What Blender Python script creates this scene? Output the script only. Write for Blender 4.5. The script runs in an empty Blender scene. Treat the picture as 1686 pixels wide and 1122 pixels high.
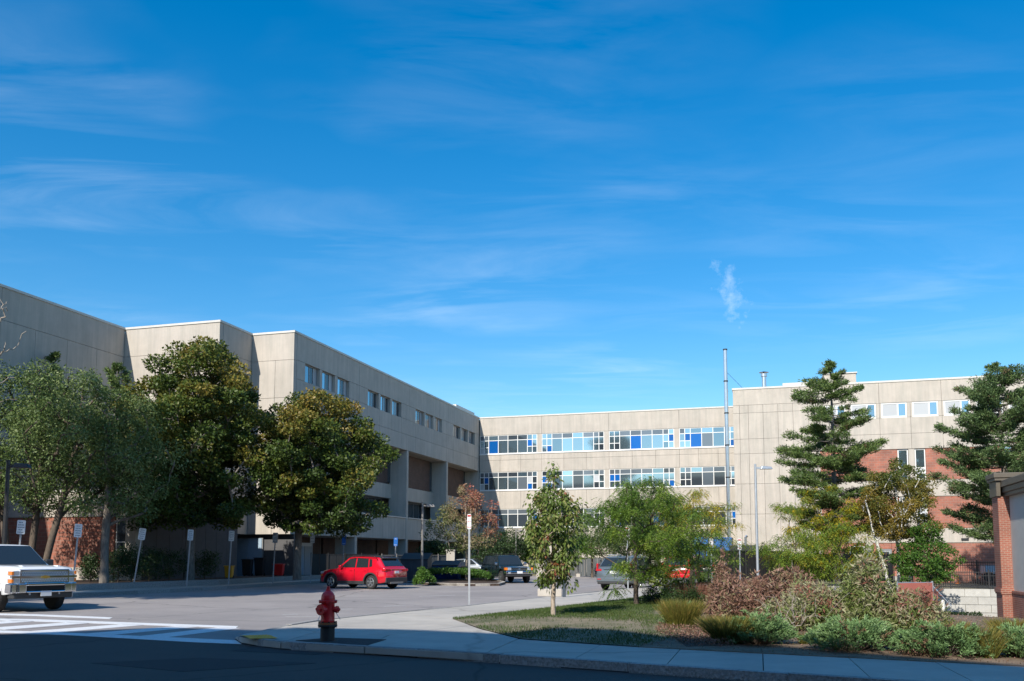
import bpy, math, random
import numpy as np
from mathutils import Vector, Matrix
random.seed(7)
SC = bpy.context.scene
COL = SC.collection
PI = math.pi
# ------------------------------------------------------------------ camera
F = 1480.; TH = math.atan(.09); CY = 917 - F*.09; EYE = 1.6
cam_d = bpy.data.cameras.new('camera'); cam = bpy.data.objects.new('camera', cam_d); COL.objects.link(cam)
cam.location = (0, 0, EYE); cam.rotation_euler = (PI/2 + TH, 0, 0)
cam_d.sensor_width = 36; cam_d.lens = F/1686*36; cam_d.shift_y = (CY-561)/1686
cam_d.clip_start = .1; cam_d.clip_end = 3000
SC.camera = cam
# ------------------------------------------------------------------ sun, sky, exposure
AZ = math.radians(26); EL = math.radians(36)      # light travels towards +Y, a little to +X
sun_d = bpy.data.lights.new('sun', 'SUN'); sun_d.energy = 4.6; sun_d.angle = math.radians(.53); sun_d.color = (1, .935, .83)
sun = bpy.data.objects.new('sun', sun_d); COL.objects.link(sun)
ldir = Vector((math.sin(AZ)*math.cos(EL), math.cos(AZ)*math.cos(EL), -math.sin(EL)))
sun.rotation_euler = ldir.to_track_quat('-Z', 'Y').to_euler(); sun.location = (-20, -30, 40)
w = bpy.data.worlds.new('World'); SC.world = w; w.use_nodes = True
nt = w.node_tree; nt.nodes.clear(); N = nt.nodes.new; L = nt.links.new
out = N('ShaderNodeOutputWorld'); bg = N('ShaderNodeBackground'); sky = N('ShaderNodeTexSky')
sky.sky_type = 'NISHITA'; sky.sun_disc = False; sky.sun_elevation = EL; sky.sun_rotation = math.atan2(-math.sin(AZ), -math.cos(AZ))
sky.altitude = 0; sky.air_density = 1.0; sky.dust_density = .3; sky.ozone_density = 1.6
bg.inputs['Strength'].default_value = .115
hs = N('ShaderNodeHueSaturation'); hs.inputs['Saturation'].default_value = 1.65; hs.inputs['Value'].default_value = 1.37
gm = N('ShaderNodeGamma'); gm.inputs[1].default_value = .86; L(sky.outputs[0], gm.inputs[0]); L(gm.outputs[0], hs.inputs['Color'])
tc = N('ShaderNodeTexCoord')
def wmath(op, a, b=None, c=None, clamp=False):
    n = N('ShaderNodeMath'); n.operation = op; n.use_clamp = clamp
    for i, q in enumerate((a, b, c)):
        if q is None: continue
        if isinstance(q, (int, float)): n.inputs[i].default_value = q
        else: L(q, n.inputs[i])
    return n.outputs[0]
# cirrus lives on a flat layer high above: direction / z
sep = N('ShaderNodeSeparateXYZ'); L(tc.outputs['Generated'], sep.inputs[0])
zz = wmath('MAXIMUM', sep.outputs[2], .03)
cx = wmath('DIVIDE', sep.outputs[0], zz); cy = wmath('DIVIDE', sep.outputs[1], zz)
cmb = N('ShaderNodeCombineXYZ'); L(cx, cmb.inputs[0]); L(cy, cmb.inputs[1])
mp = N('ShaderNodeMapping'); mp.inputs['Rotation'].default_value = (0, 0, math.radians(28)); mp.inputs['Scale'].default_value = (.55, 1.25, 1)
L(cmb.outputs[0], mp.inputs['Vector'])
mp.inputs['Location'].default_value = (3.7, 1.9, 0)
n1 = N('ShaderNodeTexNoise'); n1.inputs['Scale'].default_value = 2.1; n1.inputs['Detail'].default_value = 9; n1.inputs['Roughness'].default_value = .58; n1.inputs['Distortion'].default_value = .6
L(mp.outputs[0], n1.inputs['Vector'])
n2 = N('ShaderNodeTexNoise'); n2.inputs['Scale'].default_value = .30; n2.inputs['Detail'].default_value = 3
L(cmb.outputs[0], n2.inputs['Vector'])
ci = wmath('MULTIPLY', wmath('MULTIPLY', wmath('SUBTRACT', n1.outputs[0], .44), 2.6, clamp=True), wmath('MULTIPLY', wmath('SUBTRACT', n2.outputs[0], .47), 6., clamp=True))
lf_ = wmath('SUBTRACT', .5, wmath('MULTIPLY', sep.outputs[0], 1.9), clamp=True)
n4 = N('ShaderNodeTexNoise'); n4.inputs['Scale'].default_value = .5; n4.inputs['Detail'].default_value = 4; L(cmb.outputs[0], n4.inputs['Vector'])
ci2 = wmath('MULTIPLY', wmath('MULTIPLY', wmath('SUBTRACT', n1.outputs[0], .42, clamp=True), 2.2, clamp=True), wmath('MULTIPLY', lf_, wmath('MULTIPLY', wmath('SUBTRACT', n4.outputs[0], .43), 4, clamp=True)))
ci = wmath('MULTIPLY', wmath('MAXIMUM', ci, wmath('MULTIPLY', ci2, 2.8)), .27, clamp=True)
vd = N('ShaderNodeVectorMath'); vd.operation = 'SUBTRACT'; L(tc.outputs['Generated'], vd.inputs[0]); vd.inputs[1].default_value = Vector((.2325, .932, .279)).normalized()
sp2 = N('ShaderNodeSeparateXYZ'); L(vd.outputs[0], sp2.inputs[0])
px_ = wmath('DIVIDE', wmath('ADD', sp2.outputs[0], wmath('MULTIPLY', sp2.outputs[2], .35)), .020); pz_ = wmath('DIVIDE', sp2.outputs[2], .042)
rad_ = wmath('ADD', wmath('MULTIPLY', px_, px_), wmath('MULTIPLY', pz_, pz_))
n3 = N('ShaderNodeTexNoise'); n3.inputs['Scale'].default_value = 75; n3.inputs['Detail'].default_value = 6; n3.inputs['Roughness'].default_value = .65; L(tc.outputs['Generated'], n3.inputs['Vector'])
puff = wmath('MULTIPLY', wmath('SUBTRACT', 1.35, wmath('ADD', wmath('MULTIPLY', rad_, .55), wmath('MULTIPLY', n3.outputs[0], 2.1)), clamp=True), .45, clamp=True)
ci = wmath('MAXIMUM', ci, puff)
mixc = N('ShaderNodeMixRGB'); L(ci, mixc.inputs[0]); L(hs.outputs[0], mixc.inputs[1]); mixc.inputs[2].default_value = (6.6, 7.6, 8.6, 1)
L(mixc.outputs[0], bg.inputs[0]); L(bg.outputs[0], out.inputs[0])
SC.view_settings.view_transform = 'Standard'; SC.view_settings.look = 'None'; SC.view_settings.gamma = 1
SC.view_settings.exposure = .45; SC.view_settings.use_curve_mapping = False
SC.render.engine = 'CYCLES'

# ------------------------------------------------------------------ placing: photograph rays -> points in the place
def ray(px, py):
    x = (px-843)/F; q = (CY-py)/F
    return (x, math.cos(TH)-q*math.sin(TH), math.sin(TH)+q*math.cos(TH))
def G(px, py, z=0.):
    d = ray(px, py); t = (z-EYE)/d[2]; return (d[0]*t, d[1]*t)
def XY(px, Y):                      # point on a vertical column of the view at depth Y
    return ((px-843)/F*Y/1.004, Y)
AX = math.radians(16.2)
U = (math.sin(AX), math.cos(AX)); V = (math.cos(AX), -math.sin(AX))
def ST(s, t): return (s*V[0]+t*U[0], s*V[1]+t*U[1])

# ------------------------------------------------------------------ materials
def mat(name, col, rough=.8, metal=0., spec=.5, n=None, var=.0, scale=3., bump=0., bscale=None, coat=0., objvar=0., stretch=(1,1,1), col2=None, detail=5.):
    m = bpy.data.materials.new(name); m.use_nodes = True; t = m.node_tree; b = t.nodes['Principled BSDF']
    b.inputs['Roughness'].default_value = rough; b.inputs['Metallic'].default_value = metal
    b.inputs['Specular IOR Level'].default_value = spec; b.inputs['Coat Weight'].default_value = coat; b.inputs['Coat Roughness'].default_value = .05
    b.inputs['Base Color'].default_value = (*col, 1)
    src = None
    geo = t.nodes.new('ShaderNodeNewGeometry'); mpn = t.nodes.new('ShaderNodeMapping'); mpn.inputs['Scale'].default_value = stretch
    t.links.new(geo.outputs['Position'], mpn.inputs[0])
    if var > 0 or col2:
        no = t.nodes.new('ShaderNodeTexNoise'); no.inputs['Scale'].default_value = scale; no.inputs['Detail'].default_value = detail; no.inputs['Roughness'].default_value = .65
        t.links.new(mpn.outputs[0], no.inputs['Vector'])
        cr = t.nodes.new('ShaderNodeValToRGB'); cr.color_ramp.elements[0].position = .33; cr.color_ramp.elements[1].position = .67
        a = tuple(c*(1-var) for c in col); bb = tuple(min(1, c*(1+var)) for c in col) if not col2 else col2
        cr.color_ramp.elements[0].color = (*a, 1); cr.color_ramp.elements[1].color = (*bb, 1)
        t.links.new(no.outputs[0], cr.inputs[0]); src = cr.outputs[0]
    if objvar > 0:
        oi = t.nodes.new('ShaderNodeObjectInfo'); mm = t.nodes.new('ShaderNodeMapRange')
        mm.inputs['To Min'].default_value = 1-objvar; mm.inputs['To Max'].default_value = 1+objvar
        t.links.new(oi.outputs['Random'], mm.inputs[0])
        h = t.nodes.new('ShaderNodeHueSaturation'); t.links.new(mm.outputs[0], h.inputs['Value'])
        if src: t.links.new(src, h.inputs['Color'])
        else: h.inputs['Color'].default_value = (*col, 1)
        src = h.outputs[0]
    if src: t.links.new(src, b.inputs['Base Color'])
    if bump > 0:
        nb = t.nodes.new('ShaderNodeTexNoise'); nb.inputs['Scale'].default_value = bscale or scale*8; nb.inputs['Detail'].default_value = 4
        t.links.new(geo.outputs['Position'], nb.inputs['Vector'])
        bp = t.nodes.new('ShaderNodeBump'); bp.inputs['Strength'].default_value = bump; bp.inputs['Distance'].default_value = .02
        t.links.new(nb.outputs[0], bp.inputs['Height']); t.links.new(bp.outputs[0], b.inputs['Normal'])
    return m
def concrete_mat(name, col, streak=.18):
    m = mat(name, col, rough=.88, var=.07, scale=.9, bump=.25, bscale=30, objvar=.035)
    t = m.node_tree; b = t.nodes['Principled BSDF']; src = b.inputs['Base Color'].links[0].from_socket
    geo = t.nodes['Geometry'] if 'Geometry' in t.nodes else [q for q in t.nodes if q.type == 'NEW_GEOMETRY'][0]
    mp_ = t.nodes.new('ShaderNodeMapping'); mp_.inputs['Scale'].default_value = (3.2, 3.2, .22); t.links.new(geo.outputs['Position'], mp_.inputs[0])
    no = t.nodes.new('ShaderNodeTexNoise'); no.inputs['Scale'].default_value = 1.; no.inputs['Detail'].default_value = 6; no.inputs['Roughness'].default_value = .7
    t.links.new(mp_.outputs[0], no.inputs['Vector'])
    rr = t.nodes.new('ShaderNodeValToRGB'); rr.color_ramp.elements[0].position = .36; rr.color_ramp.elements[1].position = .62
    k = 1-streak*1.3; rr.color_ramp.elements[0].color = (k*.97, k, k, 1); rr.color_ramp.elements[1].color = (1, 1, 1, 1)
    t.links.new(no.outputs[0], rr.inputs[0])
    mx = t.nodes.new('ShaderNodeMixRGB'); mx.blend_type = 'MULTIPLY'; mx.inputs[0].default_value = 1
    t.links.new(src, mx.inputs[1]); t.links.new(rr.outputs[0], mx.inputs[2]); t.links.new(mx.outputs[0], b.inputs['Base Color'])
    return m
def brick_mat(name, c1, c2, mortar, bw, bh, rot=0., off=.5, msize=.012, ax='st'):
    m = bpy.data.materials.new(name); m.use_nodes = True; t = m.node_tree; b = t.nodes['Principled BSDF']; b.inputs['Roughness'].default_value = .8
    geo = t.nodes.new('ShaderNodeNewGeometry'); vr = t.nodes.new('ShaderNodeVectorRotate'); vr.rotation_type = 'Z_AXIS'; vr.inputs['Angle'].default_value = rot
    t.links.new(geo.outputs['Position'], vr.inputs['Vector'])
    sp = t.nodes.new('ShaderNodeSeparateXYZ'); t.links.new(vr.outputs[0], sp.inputs[0])
    ad = t.nodes.new('ShaderNodeMath'); ad.operation = 'ADD'; t.links.new(sp.outputs[0], ad.inputs[0]); t.links.new(sp.outputs[1], ad.inputs[1])
    cb = t.nodes.new('ShaderNodeCombineXYZ'); t.links.new(ad.outputs[0], cb.inputs[0]); t.links.new(sp.outputs[2], cb.inputs[1])
    br = t.nodes.new('ShaderNodeTexBrick'); br.offset = off; t.links.new(cb.outputs[0], br.inputs['Vector'])
    br.inputs['Color1'].default_value = (*c1, 1); br.inputs['Color2'].default_value = (*c2, 1); br.inputs['Mortar'].default_value = (*mortar, 1)
    br.inputs['Scale'].default_value = 1; br.inputs['Mortar Size'].default_value = msize; br.inputs['Brick Width'].default_value = bw; br.inputs['Row Height'].default_value = bh
    br.inputs['Bias'].default_value = -.1
    no = t.nodes.new('ShaderNodeTexNoise'); no.inputs['Scale'].default_value = 1.4; no.inputs['Detail'].default_value = 6; t.links.new(geo.outputs['Position'], no.inputs['Vector'])
    rr = t.nodes.new('ShaderNodeMapRange'); rr.inputs['From Min'].default_value = .3; rr.inputs['From Max'].default_value = .7; rr.inputs['To Min'].default_value = .78; rr.inputs['To Max'].default_value = 1.18
    t.links.new(no.outputs[0], rr.inputs[0])
    h = t.nodes.new('ShaderNodeHueSaturation'); t.links.new(rr.outputs[0], h.inputs['Value']); t.links.new(br.outputs[0], h.inputs['Color']); t.links.new(h.outputs[0], b.inputs['Base Color'])
    bp = t.nodes.new('ShaderNodeBump'); bp.inputs['Strength'].default_value = .5; bp.inputs['Distance'].default_value = .01; bp.invert = True
    t.links.new(br.outputs['Fac'], bp.inputs['Height']); t.links.new(bp.outputs[0], b.inputs['Normal'])
    return m
def leaf_mat(name, cols, trans=.3, rough=.5, spec=.35):
    m = bpy.data.materials.new(name); m.use_nodes = True; t = m.node_tree; b = t.nodes['Principled BSDF']; o = t.nodes['Material Output']
    b.inputs['Roughness'].default_value = rough; b.inputs['Specular IOR Level'].default_value = spec
    at = t.nodes.new('ShaderNodeAttribute'); at.attribute_name = 'tint'
    cr = t.nodes.new('ShaderNodeValToRGB'); e = cr.color_ramp.elements
    while len(e) < len(cols): e.new(.5)
    for i, (p, c) in enumerate(cols): e[i].position = p; e[i].color = (*c, 1)
    t.links.new(at.outputs['Fac'], cr.inputs[0]); t.links.new(cr.outputs[0], b.inputs['Base Color'])
    tr = t.nodes.new('ShaderNodeBsdfTranslucent'); t.links.new(cr.outputs[0], tr.inputs[0])
    mx = t.nodes.new('ShaderNodeMixShader'); mx.inputs[0].default_value = trans
    t.links.new(b.outputs[0], mx.inputs[1]); t.links.new(tr.outputs[0], mx.inputs[2]); t.links.new(mx.outputs[0], o.inputs[0])
    return m
M = {}
M['concrete'] = concrete_mat('concrete', (.48, .43, .375), .11)
M['coping'] = mat('coping', (.55, .53, .49), rough=.5, var=.06)
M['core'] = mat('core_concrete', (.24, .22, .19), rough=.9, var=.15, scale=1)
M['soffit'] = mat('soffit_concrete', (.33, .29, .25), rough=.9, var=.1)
M['block'] = brick_mat('red_block', (.36, .13, .085), (.25, .11, .08), (.30, .20, .16), .41, .205, rot=AX)
M['dkbrick'] = brick_mat('brown_brick', (.12, .062, .045), (.08, .05, .038), (.10, .08, .07), .30, .12, rot=AX)
M['redbrick'] = brick_mat('red_brick', (.29, .095, .06), (.22, .075, .05), (.32, .24, .19), .21, .075, rot=AX+PI/2, msize=.008)
M['stucco'] = mat('stucco', (.46, .45, .42), rough=.9, var=.04, scale=2, bump=.3, bscale=60)
M['bronze'] = mat('bronze_trim', (.10, .085, .065), rough=.45, var=.08)
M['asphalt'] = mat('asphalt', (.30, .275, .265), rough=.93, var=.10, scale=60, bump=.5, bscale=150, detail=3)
def wear(m, scale, dark, lo=.42):
    t = m.node_tree; b = t.nodes['Principled BSDF']; src = b.inputs['Base Color'].links[0].from_socket
    g = t.nodes.new('ShaderNodeNewGeometry'); no = t.nodes.new('ShaderNodeTexNoise'); no.inputs['Scale'].default_value = .9; no.inputs['Detail'].default_value = 5; t.links.new(g.outputs['Position'], no.inputs['Vector'])
    ad = t.nodes.new('ShaderNodeMixRGB'); ad.blend_type = 'ADD'; ad.inputs[0].default_value = 1.2; t.links.new(g.outputs['Position'], ad.inputs[1]); t.links.new(no.outputs['Color'], ad.inputs[2])
    vo = t.nodes.new('ShaderNodeTexVoronoi'); vo.feature = 'DISTANCE_TO_EDGE'; vo.inputs['Scale'].default_value = scale; t.links.new(ad.outputs[0], vo.inputs['Vector'])
    cr = t.nodes.new('ShaderNodeValToRGB'); e = cr.color_ramp.elements; e[0].position = 0; e[0].color = (dark, dark, dark, 1); e[1].position = .011; e[1].color = (1, 1, 1, 1); t.links.new(vo.outputs['Distance'], cr.inputs[0])
    n2_ = t.nodes.new('ShaderNodeTexNoise'); n2_.inputs['Scale'].default_value = .22; n2_.inputs['Detail'].default_value = 7; n2_.inputs['Roughness'].default_value = .7; t.links.new(g.outputs['Position'], n2_.inputs['Vector'])
    c2 = t.nodes.new('ShaderNodeValToRGB'); e = c2.color_ramp.elements; e[0].position = .38; e[0].color = (.84, .84, .85, 1); e[1].position = .6; e[1].color = (1.06, 1.05, 1.04, 1); t.links.new(n2_.outputs[0], c2.inputs[0])
    a1 = t.nodes.new('ShaderNodeMixRGB'); a1.blend_type = 'MULTIPLY'; a1.inputs[0].default_value = 1; t.links.new(src, a1.inputs[1]); t.links.new(cr.outputs[0], a1.inputs[2])
    a2 = t.nodes.new('ShaderNodeMixRGB'); a2.blend_type = 'MULTIPLY'; a2.inputs[0].default_value = 1; t.links.new(a1.outputs[0], a2.inputs[1]); t.links.new(c2.outputs[0], a2.inputs[2]); t.links.new(a2.outputs[0], b.inputs['Base Color'])
wear(M['asphalt'], .16, .62)
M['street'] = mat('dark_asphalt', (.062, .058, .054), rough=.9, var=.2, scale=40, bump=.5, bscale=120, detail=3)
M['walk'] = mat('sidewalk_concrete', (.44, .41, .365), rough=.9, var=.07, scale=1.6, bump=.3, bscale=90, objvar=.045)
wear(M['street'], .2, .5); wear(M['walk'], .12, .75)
M['granite'] = mat('granite', (.27, .26, .25), rough=.85, var=.35, scale=26, bump=.9, bscale=22, objvar=.12)
M['patch'] = mat('asphalt_patch', (.035, .034, .036), rough=.9, var=.2, scale=30, bump=.5)
M['paint'] = mat('road_paint', (.68, .69, .70), rough=.7, var=.12, scale=9)
M['faintpaint'] = mat('worn_paint', (.33, .31, .30), rough=.8, var=.22, scale=14)
M['yellow'] = mat('tactile_yellow', (.80, .36, .02), rough=.6, var=.04, scale=8)
M['shadepanel'] = mat('tree_shaded_panel', (.085, .085, .09), rough=.7, var=.1, objvar=.06)  # dark tone holds tree canopy shade; the panels' own colour is unknown
M['soil'] = mat('soil', (.17, .12, .08), rough=.95, var=.35, scale=3, bump=.9, bscale=25)
M['mulch'] = mat('mulch', (.06, .04, .03), rough=.95, var=.5, scale=14, bump=1., bscale=30)
M['lawnbase'] = mat('lawn_soil', (.10, .105, .045), rough=.95, scale=.95, col2=(.27, .215, .15), var=.1, bump=.6, bscale=40, detail=8)
M['ground'] = mat('ground_earth', (.15, .14, .09), rough=.95, var=.3, scale=.4, bump=.5, bscale=8)
M['white_frame'] = mat('white_frame', (.74, .74, .72), rough=.45)
M['grey_frame'] = mat('grey_frame', (.30, .31, .32), rough=.4, metal=.3)
M['glass'] = mat('window_glass', (.32, .45, .52), rough=.05, metal=.85, objvar=.3)
M['glassd'] = mat('dark_glass', (.035, .045, .055), rough=.04, spec=.9, objvar=.3)
M['bluepane'] = mat('blue_pane', (.005, .10, .36), rough=.12, objvar=.2)
M['greypane'] = mat('grey_pane', (.17, .20, .23), rough=.12, metal=.4, objvar=.3)
M['curtain'] = mat('pale_blind', (.42, .44, .46), rough=.5, objvar=.2)
M['galv'] = mat('galvanised', (.42, .45, .48), rough=.45, metal=.6, var=.1, scale=6)
M['steel'] = mat('bright_steel', (.68, .69, .70), rough=.28, metal=.9, var=.08, scale=2)
M['poleblack'] = mat('black_pole', (.02, .02, .022), rough=.4)
M['polegrey'] = mat('grey_pole', (.20, .19, .18), rough=.5, var=.1)
M['signwhite'] = mat('sign_white', (.72, .74, .76), rough=.4)
M['signblue'] = mat('sign_blue', (.015, .12, .42), rough=.35)
M['signink'] = mat('sign_ink', (.10, .17, .22), rough=.5)
M['signred'] = mat('sign_red', (.55, .04, .03), rough=.5)
M['fence'] = mat('black_fence', (.018, .018, .020), rough=.5)
M['screen'] = mat('fence_screen', (.09, .10, .105), rough=.9, var=.15, scale=2)
M['door'] = mat('pale_blue_door', (.30, .40, .50), rough=.5, var=.05)
M['doorwhite'] = mat('white_door', (.66, .69, .72), rough=.5)
M['binblue'] = mat('blue_plastic', (.01, .055, .24), rough=.45, var=.15)
M['bindark'] = mat('dark_plastic', (.018, .02, .024), rough=.5)
M['dumpster'] = mat('dumpster_paint', (.04, .055, .075), rough=.6, var=.2)
M['contblue'] = mat('container_blue', (.02, .12, .36), rough=.5, var=.12)
M['redscreen'] = mat('red_screen', (.40, .12, .09), rough=.8, var=.04)
M['hyred'] = mat('hydrant_red', (.72, .016, .02), rough=.42, var=.1, scale=9, coat=.15)
M['hyblack'] = mat('hydrant_black', (.02, .02, .02), rough=.6)
M['hyyellow'] = mat('hydrant_chipped', (.30, .10, .03), rough=.6)
M['tyre'] = mat('tyre', (.02, .02, .02), rough=.85, bump=.3, bscale=40)
M['rim'] = mat('rim', (.62, .63, .64), rough=.25, metal=.9)
M['chrome'] = mat('chrome', (.80, .81, .83), rough=.08, metal=1.)
M['trim'] = mat('black_trim', (.03, .031, .033), rough=.55)
M['cleft'] = mat('underbody', (.008, .008, .008), rough=.9)
M['carglass'] = mat('car_glass', (.02, .026, .03), rough=.03, spec=1.0)
M['red_paint'] = mat('red_car_paint', (.55, .006, .022), rough=.22, coat=1.)
M['white_paint'] = mat('white_car_paint', (.78, .79, .80), rough=.3, coat=1.)
M['black_paint'] = mat('black_car_paint', (.006, .016, .022), rough=.25, coat=1.)
M['grey_paint'] = mat('grey_car_paint', (.13, .16, .18), rough=.3, metal=.3, coat=1.)
M['silver_paint'] = mat('silver_car_paint', (.42, .45, .47), rough=.28, metal=.6, coat=1.)
M['dark_paint'] = mat('charcoal_car_paint', (.03, .034, .04), rough=.28, coat=1.)
M['amber'] = mat('amber_lens', (.75, .20, .02), rough=.15, coat=1.)
M['redlens'] = mat('red_lens', (.48, .01, .015), rough=.12, coat=1.)
M['clearlens'] = mat('clear_lens', (.62, .66, .70), rough=.08, metal=.5, coat=1.)
M['gold'] = mat('gold_badge', (.48, .30, .06), rough=.3, metal=.8)
M['plate'] = mat('number_plate', (.70, .71, .72), rough=.4)
M['bark'] = mat('bark', (.11, .085, .065), rough=.95, var=.35, scale=5, stretch=(4, 4, .7), bump=.9, bscale=20)
M['barkgrey'] = mat('grey_bark', (.17, .15, .13), rough=.95, var=.35, scale=5, stretch=(3, 3, .8), bump=.8, bscale=20)
M['birch'] = mat('white_birch_bark', (.62, .60, .56), rough=.8, var=.2, scale=4, stretch=(1, 1, 5))
M['barkpale'] = mat('pale_bark', (.34, .28, .22), rough=.95, var=.4, scale=9, stretch=(2, 2, .8), bump=.7, bscale=25)
M['retain'] = mat('retaining_block', (.42, .41, .38), rough=.9, var=.10, scale=3, bump=.5, bscale=18, objvar=.10)
M['bollard'] = mat('bollard_white', (.70, .68, .62), rough=.6, var=.08)
M['pavepale'] = mat('pale_asphalt', (.15, .15, .155), rough=.93, var=.12, scale=30, bump=.4, bscale=90)
M['L_maple'] = leaf_mat('leaf_maple', [(0., (.032, .065, .015)), (.42, (.085, .125, .02)), (.72, (.20, .165, .03)), (.93, (.30, .20, .045)), (1., (.38, .14, .08))], trans=.22)
M['L_silver'] = leaf_mat('leaf_silver', [(0., (.045, .085, .022)), (.45, (.12, .18, .05)), (.8, (.25, .31, .12)), (1., (.42, .45, .25))], trans=.3)
M['L_pine'] = leaf_mat('needle_pine', [(0., (.035, .070, .022)), (.5, (.11, .17, .045)), (.85, (.19, .25, .07)), (.96, (.11, .12, .05)), (1., (.16, .075, .045))], trans=.12)
M['L_pineb'] = leaf_mat('needle_blue_pine', [(0., (.035, .065, .026)), (.5, (.11, .175, .06)), (.9, (.19, .26, .09)), (1., (.16, .09, .06))], trans=.12)
M['L_pear'] = leaf_mat('leaf_pear', [(0., (.06, .11, .02)), (.5, (.14, .20, .04)), (.8, (.24, .26, .08)), (.93, (.24, .12, .07)), (1., (.42, .03, .02))], trans=.3)
M['L_locust'] = leaf_mat('leaf_locust', [(0., (.06, .12, .02)), (.45, (.15, .25, .035)), (.75, (.26, .32, .045)), (.9, (.32, .27, .02)), (1., (.55, .40, .01))], trans=.35)
M['L_redtree'] = leaf_mat('leaf_turning', [(0., (.09, .12, .035)), (.35, (.17, .19, .07)), (.6, (.26, .20, .11)), (.8, (.38, .15, .10)), (1., (.45, .13, .09))], trans=.3)
M['L_birch'] = leaf_mat('leaf_birch', [(0., (.05, .09, .02)), (.4, (.11, .13, .025)), (.7, (.20, .15, .025)), (1., (.30, .20, .03))], trans=.3)
M['L_green'] = leaf_mat('leaf_green', [(0., (.045, .10, .016)), (.6, (.085, .18, .025)), (1., (.15, .24, .04))], trans=.35)
M['L_dark'] = leaf_mat('leaf_dark', [(0., (.018, .038, .014)), (.7, (.045, .085, .025)), (1., (.09, .13, .04))], trans=.2)
M['L_vib'] = leaf_mat('leaf_viburnum', [(0., (.07, .10, .025)), (.42, (.15, .20, .05)), (.62, (.24, .26, .11)), (.80, (.36, .34, .22)), (.92, (.27, .15, .10)), (1., (.30, .12, .09))], trans=.25)
M['L_brown'] = leaf_mat('leaf_brown', [(0., (.10, .10, .045)), (.3, (.19, .10, .07)), (.6, (.30, .17, .125)), (.8, (.20, .21, .09)), (1., (.38, .35, .25))], trans=.2)
M['L_juniper'] = leaf_mat('juniper', [(0., (.05, .10, .035)), (.5, (.13, .23, .08)), (.9, (.24, .35, .15)), (1., (.19, .12, .07))], trans=.12)
M['L_grass'] = leaf_mat('grass_blade', [(0., (.06, .085, .02)), (.5, (.17, .17, .03)), (.85, (.30, .24, .06)), (1., (.34, .16, .06))], trans=.35)
M['L_redgrass'] = leaf_mat('red_grass', [(0., (.12, .08, .035)), (.5, (.25, .11, .07)), (1., (.34, .17, .12))], trans=.3)
M['L_lawn'] = leaf_mat('lawn_blade', [(0., (.04, .075, .015)), (.7, (.085, .135, .03)), (1., (.20, .19, .07))], trans=.3)
M['twig'] = mat('dead_twig', (.30, .26, .22), rough=.9)

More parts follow.
